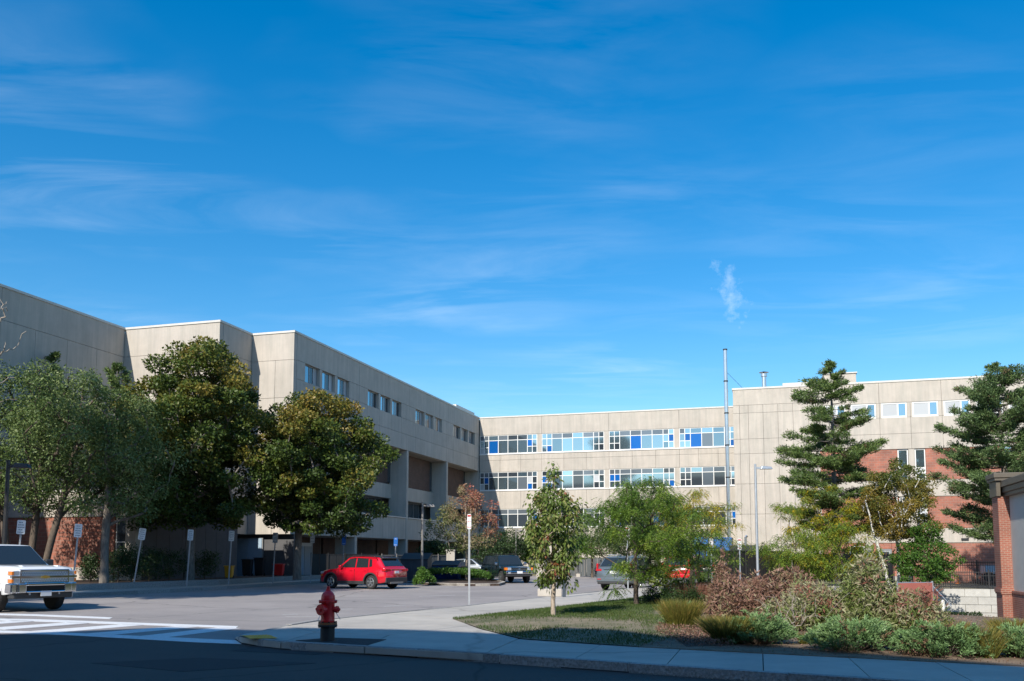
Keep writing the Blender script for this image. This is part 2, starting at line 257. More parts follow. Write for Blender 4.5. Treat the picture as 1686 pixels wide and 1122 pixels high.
# ------------------------------------------------------------------ mesh helpers
class MB:
    def __init__(s): s.v = []; s.f = []
    def add(s, vs, fs):
        o = len(s.v); s.v += [tuple(q) for q in vs]; s.f += [tuple(i+o for i in f) for f in fs]; return s
    def box(s, x0, y0, z0, x1, y1, z1):
        x0, x1 = sorted((x0, x1)); y0, y1 = sorted((y0, y1)); z0, z1 = sorted((z0, z1))
        return s.add([(x0,y0,z0),(x1,y0,z0),(x1,y1,z0),(x0,y1,z0),(x0,y0,z1),(x1,y0,z1),(x1,y1,z1),(x0,y1,z1)],
                     [(0,3,2,1),(4,5,6,7),(0,1,5,4),(1,2,6,5),(2,3,7,6),(3,0,4,7)])
    def prism(s, poly, z0, z1):
        n = len(poly); a = sum(poly[i][0]*poly[(i+1)%n][1]-poly[(i+1)%n][0]*poly[i][1] for i in range(n))
        if a < 0: poly = poly[::-1]
        zt = z1 if callable(z1) else (lambda x, y: z1)
        zb = z0 if callable(z0) else (lambda x, y: z0)
        return s.add([(x, y, zb(x, y)) for x, y in poly]+[(x, y, zt(x, y)) for x, y in poly],
                     [tuple(range(n))[::-1], tuple(range(n, 2*n))]+[(i, (i+1)%n, n+(i+1)%n, n+i) for i in range(n)])
    def extr(s, poly, y0, y1):       # polygon in x,z extruded along y
        n = len(poly); a = sum(poly[i][0]*poly[(i+1)%n][1]-poly[(i+1)%n][0]*poly[i][1] for i in range(n))
        if a > 0: poly = poly[::-1]
        if y0 > y1: y0, y1 = y1, y0
        return s.add([(x, y0, z) for x, z in poly]+[(x, y1, z) for x, z in poly],
                     [tuple(range(n))[::-1], tuple(range(n, 2*n))]+[(i, (i+1)%n, n+(i+1)%n, n+i) for i in range(n)])
    def tube(s, p0, p1, r0, r1=None, n=8, cap=True):
        r1 = r0 if r1 is None else r1; p0 = Vector(p0); p1 = Vector(p1); d = (p1-p0).normalized()
        a = d.orthogonal().normalized(); b = d.cross(a); vs = []
        for p, r in ((p0, r0), (p1, r1)):
            for i in range(n):
                t = 2*PI*i/n; vs.append(p+a*(r*math.cos(t))+b*(r*math.sin(t)))
        fs = [(i, (i+1)%n, n+(i+1)%n, n+i) for i in range(n)]
        if cap: fs += [tuple(range(n))[::-1], tuple(range(n, 2*n))]
        return s.add(vs, fs)
    def path(s, pts, r, n=6):
        for a, b in zip(pts, pts[1:]): s.tube(a, b, r, r, n)
        return s
    def lathe(s, prof, n=16, c=(0,0,0), axis='z'):      # prof: (r, h)
        vs = []
        for r, h in prof:
            for i in range(n):
                t = 2*PI*i/n; a, b = r*math.cos(t), r*math.sin(t)
                vs.append((c[0]+a, c[1]+b, c[2]+h) if axis == 'z' else (c[0]+a, c[1]+h, c[2]+b) if axis == 'y' else (c[0]+h, c[1]+a, c[2]+b))
        m = len(prof); fs = []
        for k in range(m-1):
            for i in range(n):
                q = (k*n+i, k*n+(i+1)%n, (k+1)*n+(i+1)%n, (k+1)*n+i); fs.append(q if axis != 'y' else q[::-1])
        fs.append(tuple(range(n))[::-1] if axis != 'y' else tuple(range(n))); e = tuple(range((m-1)*n, m*n)); fs.append(e if axis != 'y' else e[::-1])
        return s.add(vs, fs)
    def mesh(s, name, m, smooth=False):
        me = bpy.data.meshes.new(name); me.from_pydata(s.v, [], s.f); me.materials.append(m)
        if smooth: me.polygons.foreach_set('use_smooth', [True]*len(me.polygons))
        me.update(); return me
    def build(s, name, m, parent=None, smooth=False, bevel=0., loc=(0,0,0), off=None, angle=40):
        if off is not None: s.v = [(x-off[0], y-off[1], z-(off[2] if len(off) > 2 else 0)) for x, y, z in s.v]
        o = bpy.data.objects.new(name, s.mesh(name, m, smooth)); COL.objects.link(o); o.parent = parent; o.location = loc
        if bevel:
            b = o.modifiers.new('bevel', 'BEVEL'); b.width = bevel; b.segments = 2; b.limit_method = 'ANGLE'; b.angle_limit = math.radians(angle)
        return o
def tag(o, label=None, cat=None, group=None, kind=None):
    if label: o['label'] = label
    if cat: o['category'] = cat
    if group: o['group'] = group
    if kind: o['kind'] = kind
    return o
def thing(name, label, cat, loc=(0,0,0), rz=0, group=None):
    o = bpy.data.objects.new(name, None); COL.objects.link(o); o.location = loc if len(loc) == 3 else (*loc, 0); o.rotation_euler = (0, 0, rz); o.empty_display_size = .3
    return tag(o, label, cat, group)
def dup(root, loc, rz, label, group=None):
    r = root.copy(); COL.objects.link(r); r.location = loc if len(loc) == 3 else (*loc, 0); r.rotation_euler = (0, 0, rz); r['label'] = label
    if group: r['group'] = group
    for ch in list(root.children):
        c = ch.copy(); COL.objects.link(c); c.parent = r
        for g in list(ch.children): d = g.copy(); COL.objects.link(d); d.parent = c
    return r
CACHE = {}
def piece(name, d, loc, m, parent, bevel=.0):       # a box of size d with its corner at loc, mesh shared between alike pieces
    key = (name, m.name, round(d[0], 3), round(d[1], 3), round(d[2], 3))
    if key not in CACHE:
        b = MB()
        if bevel:
            e = bevel; X, Y, Z_ = d
            b.box(0, 0, 0, *d)
        else: b.box(0, 0, 0, *d)
        CACHE[key] = b.mesh(name, m)
    o = bpy.data.objects.new(name, CACHE[key]); COL.objects.link(o); o.parent = parent; o.location = loc
    return o
def structure(name, mb, m, **k): return tag(mb.build(name, m, **k), kind='structure')

# ------------------------------------------------------------------ ground
def sm(a, b, x):
    t = min(1, max(0, (x-a)/(b-a))); return t*t*(3-2*t)
TW = 64.0
def tz(x, y):
    m = sm(.38, .46, x/y if y > 5 else 0)
    t = x*U[0]+y*U[1]
    if t > TW: return -.5*m
    return -.058*max(0, y-19)*m
S_ = [-900, -400, -200, -120, -80, -60, -50] + [-48+2*i for i in range(0, 40)] + [34, 40, 50, 70, 100, 200, 400, 900]
T_ = [-900, -400, -200, -100, -50, -20, -5] + [0+2*i for i in range(0, 32)] + [63.9, 64.1] + [66+4*i for i in range(0, 10)] + [110, 130, 170, 250, 400, 900, 1800]
vs = []; fs = []
for t in T_:
    for s in S_:
        x, y = ST(s, t); vs.append((x, y, tz(x, y)-.06))
nS = len(S_)
for j in range(len(T_)-1):
    for i in range(nS-1): fs.append((j*nS+i, j*nS+i+1, (j+1)*nS+i+1, (j+1)*nS+i))
structure('ground', MB().add(vs, fs), M['ground'])
def Gs(pts, z=0.): return [G(x, y, z) for x, y in pts]
# street in the foreground shadow (dark), parking road (light)
corner_out = Gs([(975, 976.5), (870, 988), (760, 1000), (600, 1015.5), (500, 1026), (440, 1032), (402, 1038), (385, 1045.5), (395, 1051), (425, 1056), (460, 1060), (700, 1074), (1000, 1095), (1310, 1115), (1700, 1142)])
st_edge = Gs([(-700, 1030), (0, 1043.5), (180, 1047), (300, 1052), (460, 1062)])
far = [(-90, 50), (-60, 40)]
road_poly = [(-95, 26), (-95, 46)] + Gs([(-300, 985), (120, 960), (560, 940)]) + [(-14, 72), (-8, 84), (8, 80), (19, 66), (17.5, 44), (12.0, 30.5), (6.5, 25.5), (2, 22)] + Gs([(700, 1040), (460, 1061.5), (180, 1047.5), (0, 1044), (-700, 1031)])
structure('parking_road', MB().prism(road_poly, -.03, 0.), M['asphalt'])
sd = G(1686, 1125); 
a0 = st_edge[0]; 
street_poly = [(-60, -30), (-60, 17.5)] + st_edge + Gs([(700, 1076), (1000, 1097), (1310, 1117), (1700, 1144)]) + [(30, 0), (60, -14), (60, -30)]
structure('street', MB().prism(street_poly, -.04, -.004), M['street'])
pa = MB()
for q in ([(430, 1063), (575, 1070), (520, 1078), (380, 1072)], [(150, 1092), (330, 1083), (520, 1092), (300, 1106)]):
    pa.prism(Gs(q), -.003, .0)
structure('street_patch', pa, M['patch'])
# crosswalk stripes and worn bay lines: each one a painted sheet
cw = bpy.data.objects.new('crosswalk', None); COL.objects.link(cw); tag(cw, kind='structure')
def stripe(pts, m=M['paint'], parent=cw, name='stripe'):
    g = Gs(pts); MB().prism(g, .001, .004).build(name, m, parent)
stripe([(-40, 1009.5), (60, 1012), (185, 1017), (180, 1019.5), (55, 1014.5), (-40, 1012)])
stripe([(-60, 1018), (60, 1020), (392, 1031.5), (388, 1034.5), (50, 1023.5), (-60, 1021)])
stripe([(-80, 1036), (95, 1041.5), (395, 1055), (398, 1061), (320, 1058), (80, 1044.5), (-80, 1039.5)])
for a, b in (((-60, 1024), (-60, 1033)),):
    pass
def dia(x0, x1):   # diagonal bars from upper right to lower left between the two border lines
    ya = 1023.5+(x1-60)*.0332; yb = 1041.5+(x0-95)*.0445
    stripe([(x1, ya), (x1+36, ya+1.2), (x0+46, yb+1.8), (x0, yb)])
for k in range(6): dia(232-90*k, 232-90*k+(128 if k == 0 else 150))
bl = bpy.data.objects.new('parking_line', None); COL.objects.link(bl); tag(bl, kind='structure')
for q in ([(465, 1012), (490, 1011), (491, 1012.6), (466, 1013.4)], [(520, 1005), (580, 1002.5), (581, 1003.8), (521, 1006.3)], [(632, 998.5), (668, 996.5), (668, 997.6), (633, 999.6)],
          [(690, 982), (750, 980), (750, 980.8), (690, 983)], [(700, 968), (745, 966.5), (745, 967.2), (700, 968.8)], [(940, 968), (985, 963), (986, 963.8), (942, 968.9)], [(470, 1015), (560, 1016), (560, 1017), (470, 1016.2)]):
    stripe(q, M['faintpaint'], bl, 'painted_line')
# sidewalk round the corner
H1 = .12
inner = Gs([(1100, 978), (1045, 985), (910, 1001), (745, 1019), (795, 1037), (860, 1052.5), (1050, 1065.5), (1397, 1083), (1700, 1099)], H1)
outer_top = Gs([(1100, 962), (975, 975), (870, 985.5), (760, 998), (600, 1013), (500, 1023.5), (440, 1030), (402, 1036.5), (387, 1043.5), (397, 1049.5), (427, 1054), (462, 1058), (700, 1071), (1000, 1091), (1310, 1111.5), (1700, 1137)], H1)
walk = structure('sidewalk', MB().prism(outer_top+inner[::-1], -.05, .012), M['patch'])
rc0 = G(392, 1045)
def rampz(x, y): return H1-.095*(1-sm(.7, 2.2, math.dist((x, y), rc0)))
def slab(parent, q, z, th=.1, shrink=.012, m=M['walk'], name='slab'):
    c = (sum(p[0] for p in q)/len(q), sum(p[1] for p in q)/len(q)); r = []
    for p in q:
        d = math.hypot(p[0]-c[0], p[1]-c[1]); k = 1-shrink/d*1.2; r.append((c[0]+(p[0]-c[0])*k, c[1]+(p[1]-c[1])*k))
    if parent is walk: return MB().prism([(x-c[0], y-c[1]) for x, y in r], lambda x, y: 0, lambda x, y: th+rampz(x+c[0], y+c[1])-H1).build(name, m, parent, loc=(c[0], c[1], z-th))
    return MB().prism([(x-c[0], y-c[1]) for x, y in r], 0, th).build(name, m, parent, loc=(c[0], c[1], z-th))
def lerp(a, b, t): return (a[0]+(b[0]-a[0])*t, a[1]+(b[1]-a[1])*t)
prs = [((1102, 978), (1103, 962)), ((1045, 985), (1040, 968)), ((985, 992), (965, 975.7)), ((925, 999.3), (890, 983.2)), ((855, 1007), (815, 991.8)), ((800, 1013), (740, 1000)), ((745, 1019), (640, 1009.3)), ((758, 1023.5), (540, 1019.3)),
       ((775, 1030), (468, 1027.2)), ((790, 1035.5), (600, 1066)), ((800, 1038.5), (600, 1066)), ((854, 1052), (795, 1077.5)), ((990, 1061.5), (941, 1087)), ((1120, 1069.2), (1095, 1097.3)), ((1256, 1076), (1257, 1108)), ((1397, 1083), (1437, 1119.5)), ((1540, 1090.5), (1620, 1131.5)), ((1700, 1099), (1790, 1143))]
GP = [(G(*a, H1), G(*b, H1)) for a, b in prs]
for i in range(8): slab(walk, [GP[i][0], GP[i][1], GP[i+1][1], GP[i+1][0]], H1+random.uniform(-.003, .003))
tip = [GP[8][0], GP[8][1]] + Gs([(440, 1030), (402, 1036.5), (387, 1043.5), (397, 1049.5), (427, 1054), (462, 1058), (600, 1066)], H1)
slab(walk, [G(468, 1027.2, H1)] + Gs([(440, 1030), (402, 1036.5), (387, 1043.5), (397, 1049.5), (427, 1054), (462, 1058), (520, 1040)], H1), H1)
slab(walk, [GP[8][0], GP[8][1], G(520, 1040, H1), G(640, 1046, H1)], H1-.001)
slab(walk, [G(520, 1040, H1), G(462, 1058, H1), GP[9][1], G(640, 1046, H1)], H1-.002)
slab(walk, [GP[8][0], G(640, 1046, H1), GP[9][1], GP[9][0]], H1-.002)
slab(walk, [GP[9][0], GP[9][1], GP[10][0]], H1)
slab(walk, [GP[10][0], GP[10][1], GP[11][1], GP[11][0]], H1+.002)
for i in range(11, len(GP)-1): slab(walk, [GP[i][0], GP[i][1], GP[i+1][1], GP[i+1][0]], H1+random.uniform(-.003, .003))
gq = [G(x, y, H1) for x, y in ((392, 1045.2), (434, 1043.2), (458, 1053), (411, 1053.6))]
pv = []; pf = []
for j in range(9):
    for i in range(9):
        p = lerp(lerp(gq[0], gq[1], i/8), lerp(gq[3], gq[2], i/8), j/8); pv.append((*p, rampz(*p)+.02))
for j in range(8):
    for i in range(8): pf.append((j*9+i, j*9+i+1, j*9+i+10, j*9+i+9))
pad = structure('tactile_pad', MB().add(pv, pf), M['yellow'])
dm = MB()
for i in range(8):
    for j in range(5):
        p = lerp(lerp(gq[0], gq[1], (i+.5)/8), lerp(gq[3], gq[2], (i+.5)/8), (j+.5)/5); dm.tube((*p, rampz(*p)+.018), (*p, rampz(*p)+.025), .018, .012, 6)
tag(dm.build('raised_dome', M['yellow'], pad), kind='stuff')
structure('hydrant_patch', MB().prism(Gs([(487, 1055), (548, 1050.5), (636, 1053.5), (600, 1064.5), (560, 1063)], H1), H1, H1+.006), M['patch'])
# granite kerb: every stone its own block along a path
def kerb(name, path, ln, wd=.16, z0=-.1, z1=.13, side=1, m=M['granite'], ramp=False):
    root = bpy.data.objects.new(name, None); COL.objects.link(root); root.location = (*path[0], 0); tag(root, kind='structure')
    seg = [(a, b, math.dist(a, b)) for a, b in zip(path, path[1:])]; tot = sum(s[2] for s in seg)
    def at(d):
        for a, b, l in seg:
            if d <= l: return lerp(a, b, d/l)
            d -= l
        return seg[-1][1]
    d = 0
    while d < tot-.1:
        l = min(ln*random.uniform(.8, 1.2), tot-d); p = at(d+.012); q = at(d+l-.012); mid = at(d+l/2)
        ptsl = [p, mid, q]; dx, dy = q[0]-p[0], q[1]-p[1]; k = math.hypot(dx, dy); nx, ny = -dy/k*wd*side, dx/k*wd*side
        poly = ptsl+[(x+nx, y+ny) for x, y in ptsl[::-1]]
        dz = random.uniform(-.008, .008)
        MB().prism([(x-p[0], y-p[1]) for x, y in poly], z0, (lambda x, y: z1+dz-H1+rampz(x+p[0], y+p[1])) if ramp else z1+dz).build('kerb_stone', m, root, loc=(p[0]-path[0][0], p[1]-path[0][1], 0))
        d += l
    return root
kerb('kerb', outer_top, 1.9, side=1, ramp=True)
# lawn and planting bed
lawn_px = [(1100, 979), (1045, 985.5), (910, 1001.5), (745, 1019.5), (795, 1037.5), (860, 1053), (1050, 1066), (1120, 1050), (1150, 1010), (1160, 985)]
lawn = Gs(lawn_px, H1)
def lz(x, y): return H1+.015+.07*sm(0, 1.5, min(edge_d(x, y), 1.5))
def edge_d(x, y):
    r = 9
    n = len(lawn)
    for i in range(n):
        a, b = lawn[i], lawn[(i+1)%n]; l2 = (b[0]-a[0])**2+(b[1]-a[1])**2; t = max(0, min(1, ((x-a[0])*(b[0]-a[0])+(y-a[1])*(b[1]-a[1]))/l2))
        r = min(r, math.hypot(x-a[0]-t*(b[0]-a[0]), y-a[1]-t*(b[1]-a[1])))
    return r
lc = (sum(p[0] for p in lawn)/len(lawn), sum(p[1] for p in lawn)/len(lawn))
vs = []; fs = []; R = 7
ring = []
for i in range(len(lawn)):
    for k in range(4): ring.append(lerp(lawn[i], lawn[(i+1)%len(lawn)], k/4))
n = len(ring)
for r in range(R):
    for p in ring:
        x, y = lerp(p, lc, r/R); vs.append((x, y, lz(x, y)))
vs.append((*lc, lz(*lc)))
for r in range(R-1):
    for i in range(n): fs.append((r*n+i, r*n+(i+1)%n, (r+1)*n+(i+1)%n, (r+1)*n+i))
for i in range(n): fs.append(((R-1)*n+i, (R-1)*n+(i+1)%n, R*n))
structure('lawn', MB().add(vs, fs), M['lawnbase'])
bed_poly = [G(1100, 979, H1), G(1160, 985, H1), G(1150, 1010, H1), G(1120, 1050, H1), G(1050, 1066, H1)] + Gs([(1397, 1083.5), (1710, 1099.5)], H1) + [(10.5, 14.5), (13.5, 20.), (10.5, 24), (6.6, 27)]
structure('planting_bed', MB().prism(bed_poly, -.9, H1+.01), M['soil'])
structure('bed_mulch', MB().prism(Gs([(1105, 1047), (1150, 1035), (1190, 1052), (1200, 1064), (1130, 1066)], H1), H1, H1+.016), M['mulch'])
# driveway running down on the right
vs = []; fs = []; rr_ = [.40, .42, .445, .48, .54, .60, .70, .85, 1.1]; yy = [17, 20, 23, 26, 30, 35, 40, 46, 52, 60]
def dwy(r, y):
    # keep inside the retaining wall
    t = y*(r*U[0]+U[1]); y2 = min(y, (TW-.1)/(r*U[0]+U[1])); return (r*y2, y2)
for y in yy:
    for r in rr_:
        X, Y_ = dwy(r, y); vs.append((X, Y_, tz(X, Y_)-.012))
for j in range(len(yy)-1):
    for i in range(len(rr_)-1): fs.append((j*9+i, j*9+i+1, (j+1)*9+i+1, (j+1)*9+i))
structure('driveway', MB().add(vs, fs), M['pavepale'])
# far sidewalk, left
kf = Gs([(-500, 1012), (-100, 995), (120, 983.5), (250, 976.8), (330, 973), (450, 965), (520, 961), (640, 956.5), (690, 954)])
fe = [(x-.5, y+4.3) for x, y in kf]
fw = structure('far_sidewalk', MB().prism(kf+fe[::-1], -.05, .06), M['patch'])
for i in range(len(kf)-1):
    n = max(1, int(math.dist(kf[i], kf[i+1])/1.8))
    for k in range(n):
        slab(fw, [lerp(kf[i], kf[i+1], k/n), lerp(kf[i], kf[i+1], (k+1)/n), lerp(fe[i], fe[i+1], (k+1)/n), lerp(fe[i], fe[i+1], k/n)], .15+random.uniform(-.003, .003))
kerb('far_kerb', [(x, y-.01) for x, y in kf], 2.2, side=-1, z1=.155)
# planted ground in front of the left wing, held by a low concrete wall
pl = [(x-.5, y+4.35) for x, y in kf[:8]]
pb = pl + [(-13.5, 60), ST(-33, 53), ST(-31.3, 47), ST(-31.3, 39.1), ST(-55, 39.1)]
structure('mulch_bed', MB().prism(pb, -.05, .40), M['mulch'])
pwall = thing('planter_wall', 'low concrete retaining wall along the mulch bed behind the far sidewalk', 'wall', (*pl[2], 0))
for i in range(0, 6):
    n = max(1, int(math.dist(pl[i], pl[i+1])/2.4))
    for k in range(n):
        a, b = lerp(pl[i], pl[i+1], k/n+.004), lerp(pl[i], pl[i+1], (k+1)/n-.004)
        MB().prism([(a[0]-pl[2][0], a[1]-pl[2][1]-.14), (b[0]-pl[2][0], b[1]-pl[2][1]-.14), (b[0]-pl[2][0], b[1]-pl[2][1]+.16), (a[0]-pl[2][0], a[1]-pl[2][1]+.16)], 0, .43).build('wall_block', M['granite'], pwall)
# island in the lot
isl = Gs([(678, 961), (700, 963.5), (770, 965.5), (822, 965), (832, 962), (815, 958), (800, 952), (700, 946), (680, 950)], 0)
kerb('island_kerb', isl+[isl[0]], 1.6, side=1, z1=.14, m=M['walk'])
def isz(x, y): return .14
structure('island_bed', MB().prism(isl, -.02, .12), M['mulch'])
# verge strip at the far side of the lot
structure('grass_verge', MB().prism([ST(-27, 74), ST(-5, 74), ST(-5, 76), ST(-27, 76)], -.03, .12), M['lawnbase'])

# ------------------------------------------------------------------ the school building
B0 = ST(-29.92, 51.74)
school = thing('school_building', 'large beige concrete panel school building with stepped left wing and blue paned far wing', 'building', (*B0, 0), -AX)
S0, T0 = -29.92, 51.74
def lp(s, t, z): return (s-S0, t-T0, z)
GAP = .022
def panel_u(s, t0, t1, z0, z1, th=.36, m='concrete', name='panel', parent=None, o=None):   # face looks towards +s
    o = o or (S0, T0); piece(name, (th, t1-t0-GAP, z1-z0-GAP), (s-th-o[0], t0+GAP/2-o[1], z0+GAP/2), M[m], parent or school)
def panel_v(t, s0, s1, z0, z1, th=.36, m='concrete', name='panel', parent=None, o=None):   # face looks towards -t (the camera)
    o = o or (S0, T0); piece(name, (s1-s0-GAP, th, z1-z0-GAP), (s0+GAP/2-o[0], t-o[1], z0+GAP/2), M[m], parent or school)
ZT = 16.3
# cores behind the panels
core = MB()
def cbox(s0, t0, z0, s1, t1, z1): core.box(s0-S0, t0-T0, z0, s1-S0, t1-T0, z1)
cbox(-52, 51.74+.38, 10.67, -29.92-.38, 101, 16.2)            # upper left wing
cbox(-52, 53.4, -.5, -32.9, 101, 10.66)                        # behind the recess
cbox(-60, 48.1+.38, 3.06, -33.08-.38, 54, 16.18)
cbox(-60, 22, 3.05, -40.19-.38, 50, 16.17)
cbox(-60, 22, -.5, -40.6, 53, 3.04)
cbox(-29.9, 90.4+.38, -.5, -3.0, 101, 16.19)
core.build('wall', M['core'], school)
# copings
cop = MB()
def cop_u(s, t0, t1): cop.box(s-.5-S0, t0-T0, ZT, s+.05-S0, t1-T0, ZT+.14)
def cop_v(t, s0, s1): cop.box(s0-S0, t-.05-T0, ZT, s1-S0, t+.5-T0, ZT+.137)
cop_u(-40.19, 20, 48.6); cop_v(48.1, -40.69, -33.03); cop_u(-33.08, 48.6, 52.24); cop_v(51.74, -33.58, -29.87); cop_u(-29.92, 52.24, 90.9); cop_v(90.4, -29.9, -3.1)
cop.build('coping', M['coping'], school)
structure_roof = MB().box(-60-S0, 22-T0, 16.2, -40.7-S0, 48.6-T0, 16.24).box(-60-S0, 48.6-T0, 16.2, -33.6-S0, 52.2-T0, 16.24).box(-60-S0, 52.2-T0, 16.2, -30.45-S0, 101-T0, 16.24).box(-30.45-S0, 90.95-T0, 16.2, -3-S0, 101-T0, 16.24)
structure_roof.build('roof', M['core'], school)
# S1 long shaded face, left
t = 48.1
while t > 20:
    t1 = t; t0 = t-9.72
    panel_u(-40.19, t0, t1, 14.5, ZT)
    for k in range(4):
        for a, b in ((12.0, 14.5), (9.2, 12.0), (6.2, 9.2), (3.05, 6.2)): panel_u(-40.19, t0+k*2.43, t0+(k+1)*2.43, a, b)
    t = t0
# S2 sunlit, S3, S4
for a, b in ((14.5, ZT),): panel_v(48.1, -40.19, -33.08, a, b); panel_v(51.74, -33.08, -29.92, a, b); panel_u(-33.08, 48.47, 51.74, a, b)
for a, b in ((12.0, 14.5), (9.2, 12.0), (6.2, 9.2), (3.05, 6.2)):
    for k in range(3): panel_v(48.1, -40.19+k*2.37, -40.19+(k+1)*2.37, a, b)
    panel_v(51.74, -33.08, -31.3, a, b); panel_v(51.74, -31.3, -29.92, a, b)
    panel_u(-33.08, 48.47, 50.1, a, b); panel_u(-33.08, 50.1, 51.74, a, b)
# ground floor walls under the steps (set back, tree shade put into their dark panel colour)
for k in range(5): panel_v(52.2, -36.9+k*1.4, -36.9+(k+1)*1.4, 0., 3.03, th=.2, m='shadepanel')
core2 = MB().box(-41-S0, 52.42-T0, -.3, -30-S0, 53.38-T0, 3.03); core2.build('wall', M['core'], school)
def window_u(s, t0, t1, z0, z1, parts, frame='grey_frame', glass=None, depth=.28, parent=None, o=None):
    o = o or (S0, T0); fr = MB(); w_ = .06; s_ = s-depth
    def bx(a, b, c, d): fr.box(s_-o[0], a-o[1], c, s_+.07-o[0], b-o[1], d)
    bx(t0, t1, z0, z0+w_); bx(t0, t1, z1-w_, z1); bx(t0, t0+w_, z0+w_, z1-w_); bx(t1-w_, t1, z0+w_, z1-w_)
    cuts = [t0]+[t0+(t1-t0)*p for p in parts]+[t1]
    for c in cuts[1:-1]: bx(c-w_/2, c+w_/2, z0+w_, z1-w_)
    f = fr.build('window', M[frame], parent or school)
    for i in range(len(cuts)-1):
        g = glass[i] if glass else 'glass'
        if (cuts[i+1]-cuts[i]) < .05: continue
        piece('pane', (.02, cuts[i+1]-cuts[i]-.03, z1-z0-.07), (s_+.02-o[0], cuts[i]+.015-o[1], z0+.035), M[g], f)
    return f
def window_v(t, s0, s1, z0, z1, vs_, hs_, frame='white_frame', pick=None, depth=.2, parent=None, o=None, w_=.06):
    o = o or (S0, T0); fr = MB(); t_ = t+depth
    def bx(a, b, c, d): fr.box(a-o[0], t_-.07-o[1], c, b-o[0], t_-o[1], d)
    bx(s0, s1, z0, z0+w_*1.3); bx(s0, s1, z1-w_, z1); bx(s0, s0+w_, z0+w_, z1-w_); bx(s1-w_, s1, z0+w_, z1-w_)
    for c in vs_: bx(c-w_/2, c+w_/2, z0+w_, z1-w_)
    for c in hs_: fr.box(s0+w_-o[0], t_-.065-o[1], c-w_/2, s1-w_-o[0], t_-.003-o[1], c+w_/2)
    f = fr.build('window', M[frame], parent or school)
    xs = [s0]+list(vs_)+[s1]; zs = [z0]+list(hs_)+[z1]
    for i in range(len(xs)-1):
        for j in range(len(zs)-1):
            g = pick(i, j) if pick else 'glass'
            piece('pane', (xs[i+1]-xs[i]-.03, .02, zs[j+1]-zs[j]-.03), (xs[i]+.015-o[0], t_-.04-o[1], zs[j]+.015), M[g], f)
    return f
# S5: four bays of 9.72 m
for b in range(4):
    t = T0+9.72*b
    e = t+9.72 if b < 3 else 90.4
    panel_u(-29.92, t+(0.36 if b == 0 else 0), e, 14.55, ZT)
    cuts = [0.36 if b == 0 else 0, 1.5, 3.7, 5.97, 8.05, 9.33, 9.72]
    if b == 3: cuts[-1] = 90.4-t
    for i in range(6):
        for a, c in ((12.0, 13.3), (10.66, 12.0)): panel_u(-29.92, t+cuts[i], t+cuts[i+1], a, c)
    for x0, x1 in ((cuts[0], 1.5), (3.5, 3.88), (5.78, 6.2), (8.05, 9.33), (9.33, cuts[-1])): panel_u(-29.92, t+x0, t+x1, 13.3, 14.55)
    for k, (x0, x1) in enumerate(((1.5, 3.5), (3.88, 5.78), (6.2, 8.05))):
        g = [['glass', 'glassd', 'curtain'], ['glass', 'greypane', 'glassd'], ['glass', 'glassd', 'curtain'], ['glass', 'greypane', 'glassd']][b]
        window_u(-29.92, t+x0, t+x1, 13.3, 14.55, [.45, .72], glass=g)
    # fins, recessed brick, bands below the overhang
    fin = MB().box(-1.62, t+9.33-T0, 0, 0, min(t+9.72, 90.4)-T0, 10.64); fin.build('fin', M['concrete'], school)
    t_in0 = t if b else t+.4
    brick = MB().box(-1.55, t_in0-T0, 7.78, -1.42, t+8.55-T0, 10.64); brick.build('brick_panel', M['dkbrick'], school)
    MB().box(-1.56, t+8.57-T0, 7.9, -1.50, t+9.31-T0, 10.6).build('window', M['glassd'], school)
    for k in range(4):
        panel_u(-31.32, t_in0+k*(t+9.31-t_in0)/4, t_in0+(k+1)*(t+9.31-t_in0)/4, 6.55, 7.76, th=.3)
    panel_u(-31.30, t_in0, t+2.4, 4.93, 6.53, th=.2)
    window_u(-32.1, t+2.5, t+9.2, 4.95, 6.53, [.2, .4, .6, .8], glass=['glassd']*5, depth=.1)
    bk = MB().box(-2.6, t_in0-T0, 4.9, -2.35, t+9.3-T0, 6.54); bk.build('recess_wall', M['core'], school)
    for k in range(4):
        x0 = t_in0+k*(t+9.33-t_in0)/4; x1 = t_in0+(k+1)*(t+9.33-t_in0)/4; panel_u(-29.95, x0, x1, 3.05, 4.84, th=.3)
    MB().box(-.5, t_in0-T0, 4.85, .04, t+9.32-T0, 4.93).build('ledge', M['coping'], school)
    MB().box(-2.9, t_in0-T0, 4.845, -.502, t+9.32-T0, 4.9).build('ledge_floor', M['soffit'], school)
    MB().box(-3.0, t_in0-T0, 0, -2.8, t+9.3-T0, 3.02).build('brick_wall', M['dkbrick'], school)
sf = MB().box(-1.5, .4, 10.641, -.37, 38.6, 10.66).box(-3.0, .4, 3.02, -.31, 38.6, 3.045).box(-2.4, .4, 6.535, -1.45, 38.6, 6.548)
sf.build('soffit', M['soffit'], school)
